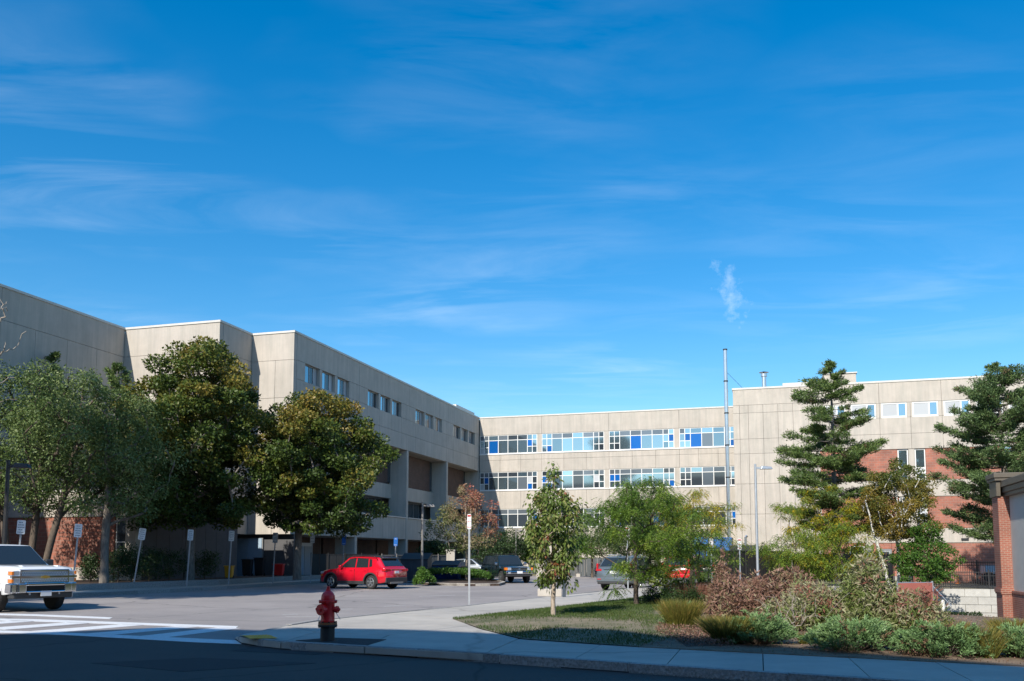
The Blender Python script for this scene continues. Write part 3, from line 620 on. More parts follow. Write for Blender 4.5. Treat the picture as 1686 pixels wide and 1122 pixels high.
# far wing
mod = 7.1
def far_window(s0, s1, z0, z1, cols, seed, parent, fade=0):
    rnd = random.Random(seed); fr = MB(); t_ = 90.4+.12; o = (S0, T0); w_ = .065; zt = z0+(z1-z0)*.72; zm = z0+(z1-z0)*.36
    def bx(a, b, c, d, p=0): fr.box(a-o[0], t_-.07+p-o[1], c, b-o[0], t_-p-o[1], d)
    bx(s0, s1, z0, z0+.09); bx(s0, s1, z1-w_, z1); bx(s0, s0+w_, z0+.09, z1-w_); bx(s1-w_, s1, z0+.09, z1-w_)
    for c in cols: bx(c-w_/2, c+w_/2, z0+.09, z1-w_)
    bx(s0+w_, s1-w_, zt-w_/2, zt+w_/2, .004)
    xs = [s0]+list(cols)+[s1]; n = len(xs)-1; cells = []
    for i in range(n):
        a, b = xs[i], xs[i+1]
        if i in (0, n-1) and b-a > .7:
            mid = (a+b)/2; bx(mid-w_/2, mid+w_/2, z0+.09, z1-w_, .006); bx(a+w_/2, b-w_/2, zm-w_/2, zm+w_/2, .008)
            for p, q in ((a, mid), (mid, b)): cells += [(p, q, z0, zm, 0), (p, q, zm, zt, 0), (p, q, zt, z1, 1)]
        else: cells += [(a, b, z0, zt, 0), (a, b, zt, z1, 1)]
    f = fr.build('window', M['white_frame'], parent)
    for p, q, c, d, top in cells:
        x = rnd.random(); big = d-c > 1
        if top: g = 'greypane' if x < .45 else ('glassd' if x < .55+fade*.25 else 'glass')
        elif big: g = 'bluepane' if x < .10 else ('greypane' if x < .20 else ('glassd' if x < .20+fade*.25 else 'glass'))
        else: g = 'bluepane' if x < .22 else ('curtain' if x < .25 else ('glassd' if x < .32+fade*.25 else 'glass'))
        piece('pane', (q-p-.03, .02, d-c-.03), (p+.015-o[0], t_-.04-o[1], c+.015), M[g], f)
    return f
def farpick(row):
    rnd = random.Random(40+row)
    def f(i, j):
        x = rnd.random()
        if row == 0: tab = {(2, 2): 'bluepane', (0, 1): 'bluepane', (5, 0): 'bluepane', (3, 1): 'greypane', (3, 0): 'greypane'}
        else: tab = {}
        if (i, j) in tab: return tab[(i, j)]
        if j == 2: return 'greypane' if x < .6 else 'glass'
        return 'bluepane' if x < .16 else ('greypane' if x < .34 else ('glassd' if x < .58 and row else ('curtain' if x < .44 else 'glass')))
    return f
starts = [0, 6.88, 13.98, 21.08, 26.74]; ends = [6.39, 13.48, 20.58, 26.6]
for k in range(4):
    s = S0+starts[k]; e = S0+starts[k+1]; w1 = S0+ends[k]
    if k == 0: s_a = s+.07
    else: s_a = s
    panel_v(90.4, s_a, e, 14.43, ZT)
    for row, (z0, z1) in enumerate(((12.42, 14.43), (8.56, 10.5), (4.65, 6.58))):
        nw_ = max(2, round((w1-s)/1.08)); vs_ = [s+(w1-s)*q/nw_ for q in range(1, nw_)]
        far_window(s_a, w1, z0, z1, vs_, 3+row*5+k*7, school, row)
        # thin extra bars in the first and last bays
        panel_v(90.4, w1, e, z0, z1)
    for z0, z1 in ((11.76, 12.42), (10.5, 11.76), (6.58, 8.56), (2.9, 4.65), (0, 2.9)):
        for q in range(3): panel_v(90.4, s_a+(e-s_a)*q/3, s_a+(e-s_a)*(q+1)/3, z0, z1)
sl = MB()
for z in (12.40, 8.54, 4.63): sl.box(.05, 90.33-T0, z-.05, 26.6, 90.395-T0, z+.03)
sl.build('sill', M['white_frame'], school)
# roof box
rb = MB().box(-1.9, 33.5, 16.24, -.75, 39.3, 17.05); rb.build('roof_unit', M['coping'], school)
# low brick block projecting on the left
VT, VS = 39.0, -31.4
MB().box(-40.15-S0, VT-T0, .55, VS-1.35-S0, VT+.3-T0, 3.66).build('brick_wall', M['block'], school)
MB().box(-40.15-S0, VT+.3-T0, .3, VS-.3-S0, 48.0-T0, 4.9).build('wall', M['core'], school)
MB().box(-40.14-S0, VT-.06-T0, .2, VS-1.35-S0, VT-T0-.002, 1.05).build('plinth', M['concrete'], school)
for k in range(4): panel_v(VT-.05, -40.15+k*2.19, -40.15+(k+1)*2.19-(.02 if k == 3 else 0), 3.68, 5.0, th=.34)
MB().box(VS-.62-S0, VT-.06-T0, .2, VS-S0, VT+.5-T0, 3.66).build('pier', M['concrete'], school)
for k in range(4): [panel_u(VS, VT+.52+k*2.14+q*1.07, VT+.52+k*2.14+(q+1)*1.07, .3, 5.0, th=.29, m='shadepanel') for q in (0, 1)]  # side wall panels, canopy shade put into their colour
MB().box(-40.15-S0, VT-.1-T0, 5.0, VS+.04-S0, 48.0-T0, 5.12).build('coping', M['coping'], school)
window_v(VT, VS-1.33, VS-.63, 1.9, 3.66, [], [2.35], depth=.16, pick=lambda i, j: 'glassd')
MB().box(VS-1.33-S0, VT+.02-T0, .4, VS-.63-S0, VT+.28-T0, 1.89).build('panel', M['concrete'], school)
# ground floor doors
dr = thing('double_door', 'pale blue steel double door in the shaded corner beyond the low block', 'door', (*ST(-33.15, 52.1), .3), -AX)
MB().box(-1.05, -.03, 0, 1.05, .07, 2.55).build('door_frame', M['grey_frame'], dr)
for x in (-.98, .01):
    l_ = piece('door_leaf', (.97, .04, 2.45), (x, -.07, .04), M['door'], dr)
    piece('handle', (.05, .05, .3), (.85 if x < 0 else .07, -.05, .95), M['galv'], l_)
d2 = thing('white_door', 'white service door with a glazed side light beside the dark fence', 'door', (*ST(-32.65, 57.6), .0), -AX)
MB().box(.02, -.6, 0, .12, 1.9, 2.6).build('door_frame', M['doorwhite'], d2)
piece('door_leaf', (.05, 1.0, 2.3), (.12, -.5, .05), M['door'], d2); piece('side_light', (.05, 1.1, 2.3), (.12, .65, .05), M['curtain'], d2)

# right wing
RS, RT = -3.18, 81.0
R0 = ST(RS, RT)
rw = thing('brick_school_wing', 'four storey beige concrete and red block school wing behind the pines', 'building', (*R0, -.5), -AX)
ro = (0, 0); ZO = .5
def rp(s0, s1, z0, z1, m='concrete', name='panel', th=.3):
    piece(name, (s1-s0-GAP, th, z1-z0-GAP), (s0+GAP/2, 0, z0+ZO+GAP/2), M[m], rw)
WL = 42.
MB().box(.0, .34, -.5, WL, 16, 16.2+ZO).build('wall', M['core'], rw)
MB().box(-.05, -.05, ZT+ZO, WL, .5, ZT+ZO+.16).box(-.05, .5, ZT+ZO, .4, 16, ZT+ZO+.158).build('coping', M['coping'], rw)
MB().box(.4, .5, 16.2+ZO, WL, 16, 16.26+ZO).build('roof', M['core'], rw)
s = 0
pan = [0, .55, 1.3, 2.55, 3.8, 5.05, 6.3, 7.2]
rp(0, 7.2, 14.9, ZT)
for a, b in zip(pan, pan[1:]):
    for z0, z1 in ((14.2, 14.9), (11.9, 14.2), (10.6, 11.9), (7.95, 10.6), (5.3, 7.95), (2.7, 5.3), (-.4, 2.7)): rp(a, b, z0, z1)
wins = [7.35+2.42*k for k in range(14)]
x = 7.2
for k, w0 in enumerate(wins):
    if w0+2.42 > WL: break
    rp(w0-.15, w0+2.27, 14.55, ZT) if k % 2 == 0 and False else None
    rp(w0-.15, w0, 13.28, 14.55); rp(w0+2.0, w0+2.27, 13.28, 14.55)
    window_v(.0, w0, w0+2.0, 13.28+ZO, 14.55+ZO, [w0+1.3], [], parent=rw, o=(0, 0), depth=.12, w_=.11, pick=lambda i, j: 'glass' if i else 'curtain')
    rp(w0-.15, w0+2.27, 11.9, 13.28); rp(w0-.15, w0+2.27, 10.6, 11.9)
for k in range(0, 14, 2):
    a = 7.2+2.42*k; b = min(a+4.84, WL); 
    if a < WL-1: rp(a, b, 14.55, ZT)
for z0, z1 in ((6.6, 7.95), (2.75, 3.95)):
    x = 7.2
    while x < WL-1: rp(x, min(x+3.6, WL), z0, z1); x += 3.6
# brick storeys with window pairs
pairs = [5.5, 13.35, 21.2, 29.0, 36.8]
def brow(z0, z1, wz0):
    x = 7.2
    for p in pairs[1:]:
        MB().box(x, .06, z0+ZO, p-.02, .3, z1+ZO).build('brick_panel', M['block'], rw)
        for a in (p, p+1.33):
            window_v(.0, a, a+.8, wz0+ZO, z1+ZO-.01, [], [wz0+ZO+.55, wz0+ZO+1.0], parent=rw, o=(0, 0), depth=.2, w_=.08, pick=lambda i, j: ('glass', 'curtain', 'glass')[j])
        rp(p+.82, p+1.31, z0, z1)
        x = p+2.15
    MB().box(x, .06, z0+ZO, WL, .3, z1+ZO).build('brick_panel', M['block'], rw)
brow(7.97, 10.58, 8.0)
brow(3.97, 6.58, 4.6)
# ground floor with the clinic entrance seen in the inset
MB().box(7.2, .06, 0, 11.5, .3, 2.73+ZO).build('brick_panel', M['block'], rw)
MB().box(11.5, .06, 2.25+ZO, 12.6, .3, 2.73+ZO).build('brick_panel', M['block'], rw)
MB().box(12.62, .06, 0, WL, .3, 2.73+ZO).build('brick_panel', M['block'], rw)
MB().box(10.55, -.45, -.1, 11.1, .05, 2.74+ZO).build('pilaster', M['concrete'], rw)
window_v(-.12, 9.3, 10.5, .9+ZO, 2.5+ZO, [], [1.35+ZO], parent=rw, o=(0, 0), depth=.16, w_=.08, pick=lambda i, j: 'glassd')
piece('wall_light', (.55, .12, .16), (17.9, -.1, 2.95+ZO), M['bindark'], rw)
def text(body, size, loc, rot, m, parent, name, align='CENTER'):
    c = bpy.data.curves.new(name, 'FONT'); c.body = body; c.size = size; c.align_x = align; c.extrude = .0015
    o = bpy.data.objects.new('tmp', c); COL.objects.link(o); bpy.context.view_layer.update()
    me = bpy.data.meshes.new_from_object(o.evaluated_get(bpy.context.evaluated_depsgraph_get())); bpy.data.objects.remove(o)
    me.materials.clear(); me.materials.append(m)
    q = bpy.data.objects.new(name, me); COL.objects.link(q); q.parent = parent; q.location = loc; q.rotation_euler = rot
    return q
ed = thing('clinic_door', 'grey aluminium glass door of the health clinic between pilaster and red block wall', 'door', (*ST(RS+11.52, RT), .0), -AX)
MB().box(0, .1, 0, .1, .25, 2.24).box(.98, .1, 0, 1.08, .25, 2.24).box(.1, .1, 2.12, .98, .25, 2.24).build('door_frame', M['grey_frame'], ed)
lf = MB().box(.11, .12, .02, .97, .17, 2.1).build('door_leaf', M['galv'], ed)
MB().box(.2, .105, .95, .88, .119, 2.0).build('pane', M['glassd'], ed)
MB().path([(.16, .11, .95), (.16, .05, .97), (.16, .05, 1.2), (.16, .11, 1.22)], .012).build('handle', M['steel'], lf)
text('Malden Teen Health Center', .058, (.54, .10, 1.60), (PI/2, 0, 0), M['signwhite'], ed, 'lettering')
text('Primary Care\nMonday-Friday: 8:00am-12:00pm\nDental, Oral Health\nThursdays: 12:30pm-4:00pm', .034, (.54, .10, 1.53), (PI/2, 0, 0), M['signwhite'], ed, 'lettering')
MB().lathe([(.085, 0), (.085, .003)], 20, (.56, .101, 1.27), 'y').build('caution_sticker', M['yellow'], ed)
text('CAUTION', .03, (.56, .099, 1.26), (PI/2, 0, 0), M['signink'], ed, 'lettering')
piece('blue_sticker', (.16, .003, .07), (.48, .1, 1.12), M['signblue'], ed)
ic = thing('intercom', 'grey intercom box and push plate on the pilaster beside the clinic door', 'intercom', (*ST(RS+10.9, RT-.45), 1.15), -AX)
MB().box(-.04, -.04, .18, .05, 0, .42).build('speaker_box', M['galv'], ic); MB().box(-.28, -.05, 0, -.14, 0, .14).build('push_plate', M['galv'], ic)
MB().tube((0, -.02, .42), (0, -.02, 1.7), .012).build('conduit', M['galv'], ic)
ramp = structure('entrance_ramp', MB().prism([ST(RS+8.2, RT-2.6), ST(RS+13.5, RT-2.6), ST(RS+13.5, RT-.02), ST(RS+8.2, RT-.02)], -.55, -.02), M['walk'])
rl = thing('ramp_railing', 'black tubular steel handrail along the clinic entrance ramp', 'railing', (*ST(RS+8.2, RT-2.5), .0), -AX)
rm = MB().path([(5.2, 0, .92), (3.0, 0, .92), (0, 0, .86), (-.15, .2, .86), (0.1, 2.1, .86), (1.9, 2.15, .9)], .024).path([(5.2, 0, .5), (3, 0, .5), (0, 0, .44)], .018).path([(0, 0, .86), (.8, -1.6, .5), (1.4, -2.0, .45), (1.5, -2.1, -.3)], .026)
rm.build('handrail', M['poleblack'], rl)
for q in ((5.2, 0), (3.0, 0), (.1, 0), (1.2, 2.13)): MB().tube((*q, -.05), (*q, .9), .024).build('post', M['poleblack'], rl)
# flues and roof plant
fl = thing('tall_steel_flue', 'tall bright steel chimney flue rising at the corner of the right wing', 'chimney', (*ST(RS-.55, RT-.3), -.3))
for z in range(7):
    MB().tube((0, 0, z*2.85+.3), (0, 0, (z+1)*2.85+.27), .17, .17, 14).build('flue_section', M['steel'], fl)
    MB().tube((0, 0, (z+1)*2.85+.22), (0, 0, (z+1)*2.85+.33), .20, .20, 14).build('flue_band', M['bindark'], fl)
fl2 = MB().path([(0, 0, 18.3), (2.0, 1.5, 16.9)], .015, 4).path([(0, 0, 18.3), (.8, 2.5, 16.9)], .015, 4); fl2.build('guy_wire', M['bindark'], fl)
f3 = thing('roof_flue', 'short steel flue with a rain cap on the flat roof', 'chimney', (*ST(RS+2.7, RT+1.2), 16.25))
MB().lathe([(.2, 0), (.2, 1.5)], 14).build('pipe', M['steel'], f3); MB().lathe([(.28, 1.35), (.28, 1.6)], 14).build('collar', M['steel'], f3); MB().lathe([(.44, 1.72), (.1, 1.82)], 14).build('rain_cap', M['steel'], f3); MB().tube((0,0,1.6),(0,0,1.75),.05).build('cap_stem', M['bindark'], f3)
f4 = thing('roof_penthouse', 'small beige box on the flat roof behind the tall pine top', 'roof unit', (*ST(RS+4.3, RT+3), 16.2), -AX)
MB().box(0, 0, 0, 3.5, 4, 1.05).build('low_box', M['coping'], f4); MB().box(3.6, .6, 0, 6.3, 6, 1.75).build('housing', M['concrete'], f4); MB().box(3.5, .5, 1.75, 6.4, 6.1, 1.85).build('cap', M['coping'], f4)

# ------------------------------------------------------------------ small building at the right edge
rbx, rby = XY(1651, 37); rz = tz(rbx, rby)
sb = thing('stucco_building', 'small grey stucco building with red brick pilaster and dark bronze cornice at the right edge', 'building', (rbx, rby, rz-.3), -PI/2-AX)
# local frame: front wall runs along +x' (towards the camera right), pilaster at the origin
MB().box(.25, .12, 0, 14, 9, 5.45).build('wall', M['stucco'], sb)
MB().box(0, -.3, 0, 1.0, .5, 5.35).build('brick_pilaster', M['redbrick'], sb)
MB().box(-.05, -.36, 1.52, 1.06, .56, 1.68).box(-.03, -.335, 1.45, 1.04, .535, 1.52).build('pilaster_band', M['redbrick'], sb)
MB().box(1.02, .05, 0, 14, .118, 1.5).build('brick_base', M['redbrick'], sb); MB().box(1.02, .02, 1.5, 14, .119, 1.6).build('base_cap', M['redbrick'], sb)
cn = MB()
for (o_, z0, z1) in ((.08, 5.35, 5.5), (.13, 5.5, 5.72), (.2, 5.72, 5.98)): cn.box(-o_, -o_, z0, 14, 9, z1)
cn.box(-.22, -.42, 5.98, 1.2, .8, 6.1).box(-.25, -.46, 6.1, 1.25, .9, 6.3).box(-.1, -.36, 5.36, 1.1, -.20, 5.979)
cn.build('cornice', M['bronze'], sb, bevel=.02)
# retaining wall of concrete blocks
xa = ST(17.0, TW)
w0 = 1540; 
def onT(px, t): r_ = (px-843)/F; Y = t/(r_*U[0]+U[1]); return (r_*Y, Y)
A_ = onT(1500, TW); s_a = A_[0]*V[0]+A_[1]*V[1]
rwl = thing('retaining_wall', 'retaining wall of large pale grey concrete blocks at the driveway end', 'wall', (*A_, 0), -AX)
for r in range(4):
    z1 = -.47-r*.5; x = -(r % 2)*.75; bw = 1.5
    while x < 9:
        x0 = max(x, 0); piece('wall_block', (x+bw-x0-.025, .5+.001*r, .475), (x0, -.05-r*.03+random.uniform(-.008, .008), z1-.475), M['retain'], rwl); x += bw
MB().box(-.1, .0, -2.9, 9.1, .6, -.52).build('footing', M['core'], rwl)
# iron fence on top
def picket_fence(name, label, p0, rz_, ln, h, z, posts, m='fence', gap=.14, pr=.012, group=None):
    o = thing(name, label, 'fence', (*p0, z), rz_, group)
    b = MB(); x = gap
    while x < ln:
        b.box(x-pr, -pr, .08, x+pr, pr, h-.02); x += gap
    tag(b.build('picket', M[m], o), kind='stuff')
    for zz_ in (.12, h-.32, h-.1): piece('rail', (ln, .035, .04), (0, -.0175, zz_), M[m], o)
    for k in range(posts+1): piece('post', (.08, .08, h+.08), (k*ln/posts-.04, -.04, 0), M[m], o)
    return o
picket_fence('iron_fence', 'black iron picket fence on top of the block retaining wall', (A_[0]+.3*U[0], A_[1]+.3*U[1]), -AX, 9, 1.15, -.47, 4)
A2 = onT(1480, 68)
picket_fence('iron_fence', 'taller black iron picket fence behind the one on the block wall', A2, -AX, 12, 1.75, -.45, 5)
# red fabric screen on a chain link frame
p1 = XY(1476, 46); p2 = XY(1534, 47); zz0 = tz(*p1)
rs = thing('red_screen_fence', 'red fabric screened fence panel on galvanised posts beside the driveway', 'fence', (*p1, zz0), math.atan2(p2[1]-p1[1], p2[0]-p1[0]))
lnn = math.dist(p1, p2); topz = 1.6-43*46/F-zz0
MB().box(0, 0, -.75, lnn, .02, topz).build('screen', M['redscreen'], rs)
MB().tube((0, .03, topz), (lnn, .03, topz), .03).build('rail', M['galv'], rs)
for x in (0, lnn): MB().tube((x, .03, -.8), (x, .03, topz+.08), .045).build('post', M['galv'], rs)
MB().tube((lnn+.05, .03, topz-.2), (lnn+.6, -.6, 0), .025).build('brace', M['galv'], rs)
bp_ = XY(1549, 49)
bo = tag(MB().lathe([(.1, -.1), (.1, .95), (.07, 1.0), (.02, 1.02)], 12).build('bollard', M['bollard'], loc=(*bp_, tz(*bp_))), 'white steel bollard at the foot of the block wall beside the red screen', 'bollard')
c_ = onT(1600, TW-1.2)
ck = structure('driveway_kerb', MB().prism([onT(1500, TW-2.3), onT(1720, TW-2.3), onT(1720, TW-2.0), onT(1500, TW-2.0)], -2.7, -2.16), M['walk'])
structure('driveway_verge', MB().prism([onT(1500, TW-2.0), onT(1720, TW-2.0), onT(1720, TW-.1), onT(1500, TW-.1)], -2.7, -2.2), M['soil'])

# ------------------------------------------------------------------ vehicles (x forward, y left, z up)
def interp(pts, x):
    if x <= pts[0][0]: return pts[0][1]
    for (a, b), (c, d) in zip(pts, pts[1:]):
        if x <= c: return b+(d-b)*(x-a)/(c-a)
    return pts[-1][1]
def wheel(parent, x, y, r, wd, spokes=5, rim='rim', rr=.66):
    s = 1 if y > 0 else -1
    t = MB().lathe([(r*.5, -wd/2), (r*.86, -wd/2), (r*.97, -wd/2+.03), (r, -wd/2+.07), (r, wd/2-.07), (r*.97, wd/2-.03), (r*.86, wd/2), (r*.5, wd/2)], 28, (0, 0, 0), 'y').build('wheel', M['tyre'], parent, smooth=False, loc=(x, y, r))
    R_ = r*rr; b = MB(); yo = s*(wd/2+.002)
    b.lathe([(R_, yo-s*.012), (R_, yo+s*.006), (R_*.88, yo+s*.010), (R_*.86, yo-s*.012)] if s > 0 else [(R_*.86, yo-s*.012), (R_*.88, yo+s*.010), (R_, yo+s*.006), (R_, yo-s*.012)], 28, (0, 0, 0), 'y')
    for k in range(spokes):
        a = 2*PI*k/spokes+.3; ca, sa = math.cos(a), math.sin(a); w0, w1 = R_*.13, R_*.24
        ps = [(ca*.05*r-sa*w0, sa*.05*r+ca*w0), (ca*.05*r+sa*w0, sa*.05*r-ca*w0), (ca*R_*.9+sa*w1, sa*R_*.9-ca*w1), (ca*R_*.9-sa*w1, sa*R_*.9+ca*w1)]
        b.extr(ps, yo-s*.01, yo+s*.008)
    b.lathe([(R_*.2, yo-s*.01), (R_*.2, yo+s*.014)] if s > 0 else [(R_*.2, yo+s*.014), (R_*.2, yo-s*.01)][::-1], 12, (0, 0, 0), 'y')
    b.build('rim', M[rim], t)
    d = MB().lathe([(R_*.99, yo-s*.03), (R_*.99, yo-s*.014)], 20, (0, 0, 0), 'y').build('brake', M['trim'], t)
    return t
def car_shell(root, L_, W_, belt, sill, wx, r, cabin, paint, taper=(.10, .10), tx=(.62, .62), arch=.08, fend=None):
    hL = L_/2; ra = r+arch; xs = sorted(set([round(-hL+L_*i/80, 4) for i in range(81)]+[w_+q*ra for w_ in wx for q in (-1, -.97, -.9, -.75, .75, .9, .97, 1)]))
    xs = [x for x in xs if -hL <= x <= hL]
    rows = []
    for x in xs:
        a = abs(x)/hL; t0 = tx[0] if x > 0 else tx[1]; tp = taper[0] if x > 0 else taper[1]
        k = 1-tp*max(0, (a-t0)/(1-t0))**2.4; hw = W_/2*k
        zt = interp(belt, x); zb = sill+(.06*max(0, (a-.86)/.14) if a > .86 else 0)
        for q in wx:
            if abs(x-q) < ra: zb = max(zb, r+math.sqrt(ra*ra-(x-q)**2))
        zb = min(zb, zt-.14)
        zm = zb+(zt-zb)*.45
        half = [(hw*.955, zb), (hw*.99, zb+.02), (hw*1.0, zm), (hw*.985, zt-.13), (hw*.965, zt-.05), (hw*.90, zt-.008), (hw*.6, zt+.012), (0, zt+.022)]
        rows.append([(x, y, z) for y, z in half]+[(x, -y, z) for y, z in half[-2::-1]])
    m = len(rows[0]); b = MB(); vs = [p for r_ in rows for p in r_]; fs = []
    for i in range(len(rows)-1):
        for j in range(m-1): fs.append((i*m+j, i*m+j+1, (i+1)*m+j+1, (i+1)*m+j)[::-1])
    fs.append(tuple(range(m))); fs.append(tuple(range((len(rows)-1)*m, len(rows)*m))[::-1])
    body = b.add(vs, fs).build('body', M[paint], root, smooth=True)
    ub = MB().box(-hL+.12, -W_/2+.20, sill-.04, hL-.12, W_/2-.20, sill+.22)
    for q in wx: ub.box(q-ra-.02, -W_/2+.14, sill, q+ra+.02, W_/2-.14, r*2+arch*.9)
    ub.build('underbody', M['cleft'], root)
    (xa, za), (xb, zb_), (xc, zc), (xd, zd), wb, wr = cabin
    zbelt = min(za, zd); zr = max(zb_, zc)
    yz = lambda z: wb+(wr-wb)*(z-zbelt)/(zr-zbelt)
    def top(x):
        if x >= xb: return za+(zb_-za)*(xa-x)/(xa-xb)
        if x <= xc: return zd+(zc-zd)*(x-xd)/(xc-xd)
        t = (x-xc)/(xb-xc); return zc+(zb_-zc)*t+.028*math.sin(PI*t)
    cs = [xd+(xc-xd)*i/6 for i in range(6)]+[xc+(xb-xc)*i/14 for i in range(14)]+[xb+(xa-xb)*i/8 for i in range(9)]
    rows = []
    for x in cs:
        z = top(x); y0 = yz(zbelt); y1 = yz(max(z-.05, zbelt)); y2 = yz(z)-.09
        half = [(y0+.0, zbelt-.06), (y0, zbelt), (y1, max(z-.045, zbelt+.001)), (y1-.03, z-.012), (y2, z), (y2*.5, z+.014), (0, z+.018)]
        rows.append([(x, y, q) for y, q in half]+[(x, -y, q) for y, q in half[-2::-1]])
    m = len(rows[0]); vs = [p for r_ in rows for p in r_]; fs = []
    for i in range(len(rows)-1):
        for j in range(m-1): fs.append((i*m+j, i*m+j+1, (i+1)*m+j+1, (i+1)*m+j)[::-1])
    fs.append(tuple(range(m))); fs.append(tuple(range((len(rows)-1)*m, len(rows)*m))[::-1])
    MB().add(vs, fs).build('cabin', M[paint], root, smooth=True)
    return dict(yz=yz, top=top, zbelt=zbelt, zr=zr, cab=cabin)
def side_win(root, info, poly, m='carglass', name='side_window', off=.008):
    for s in (1, -1):
        vs = [(x, s*(info['yz'](z)+off), z) for x, z in poly]; n = len(vs); vs2 = [(x, y-s*.02, z) for x, y, z in vs]
        f = [tuple(range(n)), tuple(range(n, 2*n))[::-1]]+[(i, n+i, n+(i+1)%n, (i+1)%n) for i in range(n)]
        MB().add(vs+vs2, f).build(name, M[m], root)
def slope_glass(root, info, front=True, m='carglass', t0=.06, t1=.93, marg=.10, off=.022, name=None):
    (xa, za), (xb, zb_), (xc, zc), (xd, zd), wb, wr = info['cab']
    P, Q = ((xa, za), (xb, zb_)) if front else ((xd, zd), (xc, zc))
    p = lerp(P, Q, t0); q = lerp(P, Q, t1); dx, dz = Q[0]-P[0], Q[1]-P[1]; l = math.hypot(dx, dz); nx, nz = (dz/l, -dx/l) if front else (-dz/l, dx/l)
    if nz < 0: nx, nz = -nx, -nz
    yp, yq = info['yz'](p[1])-marg, info['yz'](q[1])-marg
    vs = []
    for o in (off, off-.02):
        vs += [(p[0]+nx*o, -yp, p[1]+nz*o), (p[0]+nx*(o+.004), 0, p[1]+nz*(o+.004)), (p[0]+nx*o, yp, p[1]+nz*o), (q[0]+nx*o, yq, q[1]+nz*o), (q[0]+nx*(o+.006), 0, q[1]+nz*(o+.006)), (q[0]+nx*o, -yq, q[1]+nz*o)]
    MB().add(vs, [(0, 1, 4, 5), (1, 2, 3, 4), (6, 11, 10, 7), (7, 10, 9, 8), (0, 6, 7, 1), (1, 7, 8, 2), (2, 8, 9, 3), (3, 9, 10, 4), (4, 10, 11, 5), (5, 11, 6, 0)]).build(name or ('windscreen' if front else 'rear_window'), M[m], root)
def bx(root, name, m, *c, bevel=.0):
    b = MB()
    for q in c: b.box(*q)
    return b.build(name, M[m], root, bevel=bevel)
def mirrors(root, x, y, z, m):
    for s in (1, -1): bx(root, 'mirror', m, (x-.07, s*y, z, x+.07, s*(y+.2), z+.15), bevel=.03)
def heading(p_rear, p_front): return math.atan2(p_front[1]-p_rear[1], p_front[0]-p_rear[0])

# red compact SUV seen from its rear left
def arch_trim(root, wx, r, W_, sill, m='trim', a=.08, th=.055):
    for q in wx:
        for s in (1, -1):
            vs = []; fs = []; n = 15
            for i in range(n):
                t = PI*i/(n-1)
                for rr in (r+a-.012, r+a+th):
                    for y in (W_/2*.93, W_/2+.012): vs.append((q+rr*math.cos(t), s*y, max(sill-.01, r+rr*math.sin(t) if i not in (0, n-1) else r*.8)))
            for i in range(n-1):
                o = i*4; fs += [(o, o+1, o+5, o+4), (o+3, o+2, o+6, o+7), (o+1, o+3, o+7, o+5), (o+2, o, o+4, o+6)]
            MB().add(vs, fs).build('arch_trim', M[m], root)
pr_, pf_ = G(612, 970.5), G(539, 967)
def wheels_pose(pr, pf, wb, W_, side, rear_x):        # near side wheel contacts -> centre of car
    h = heading(pr, pf); c, s = math.cos(h), math.sin(h); mid = ((pr[0]+pf[0])/2, (pr[1]+pf[1])/2)
    y = side*(W_/2-.12); fx = rear_x+wb/2       # local x of axle midpoint
    return (mid[0]-c*fx+s*y, mid[1]-s*fx-c*y, 0), h
wb = 2.64; L_ = 4.40; W_ = 1.82; rx = -L_/2+.92
loc, h = wheels_pose(pr_, pf_, wb, W_, 1, rx)
h = math.radians(180-32); 
c, s = math.cos(h), math.sin(h); y = (W_/2-.12); loc = (pr_[0]-c*rx+s*y, pr_[1]-s*rx-c*y, 0)
rc = thing('red_suv', 'bright red compact SUV with a black roof parked at the far kerb', 'car', loc, h)
wx = (rx, rx+wb)
inf = car_shell(rc, L_, W_, [(-2.2, .98), (-2.12, 1.02), (-1.2, 1.04), (.75, 1.00), (1.05, 1.01), (1.6, .96), (2.0, .88), (2.15, .78), (2.2, .66)], .30, wx, .345, ((1.02, 1.0), (.30, 1.58), (-1.62, 1.56), (-2.13, 1.03), .84, .66), 'red_paint', taper=(.16, .10))
for a in wx:
    for q in (1, -1): wheel(rc, a, q*(W_/2-.125), .345, .22)
arch_trim(rc, wx, .345, W_, .24)
bx(rc, 'sill_trim', 'trim', (wx[0]+.40, -W_/2-.008, .24, wx[1]-.40, W_/2+.008, .40), bevel=.01)
bx(rc, 'bumper', 'trim', (-2.225, -.82, .32, -1.86, .82, .58), bevel=.03); bx(rc, 'bumper', 'trim', (1.9, -.78, .26, 2.23, .78, .50), bevel=.03)
bx(rc, 'skid_plate', 'polegrey', (-2.235, -.5, .27, -2.0, .5, .36), bevel=.01)
side_win(rc, inf, [(.78, 1.06), (.24, 1.50), (-.18, 1.52), (-.20, 1.06)]); side_win(rc, inf, [(-.27, 1.06), (-.25, 1.52), (-.98, 1.50), (-1.05, 1.07)]); side_win(rc, inf, [(-1.12, 1.08), (-1.05, 1.49), (-1.22, 1.47), (-1.30, 1.12)])
side_win(rc, inf, [(.30, 1.525), (.30, 1.55), (-1.50, 1.545), (-1.62, 1.42), (-1.58, 1.40), (-1.47, 1.52)], 'chrome', 'chrome_strip', .012)
rfm = MB(); 
for i in range(8):
    x0 = -1.64+i*.24; x1 = x0+.24; za, zb2 = inf['top'](x0)+.014, inf['top'](x1)+.014
    rfm.add([(x0, -.60, za), (x1, -.60, zb2), (x1, .60, zb2), (x0, .60, za), (x0, 0, za+.02), (x1, 0, zb2+.02)], [(0, 1, 5, 4), (4, 5, 2, 3)])
rfm.build('roof', M['dark_paint'], rc, smooth=True)
bx(rc, 'spoiler', 'dark_paint', (-1.82, -.60, 1.50, -1.52, .60, 1.575), bevel=.02)
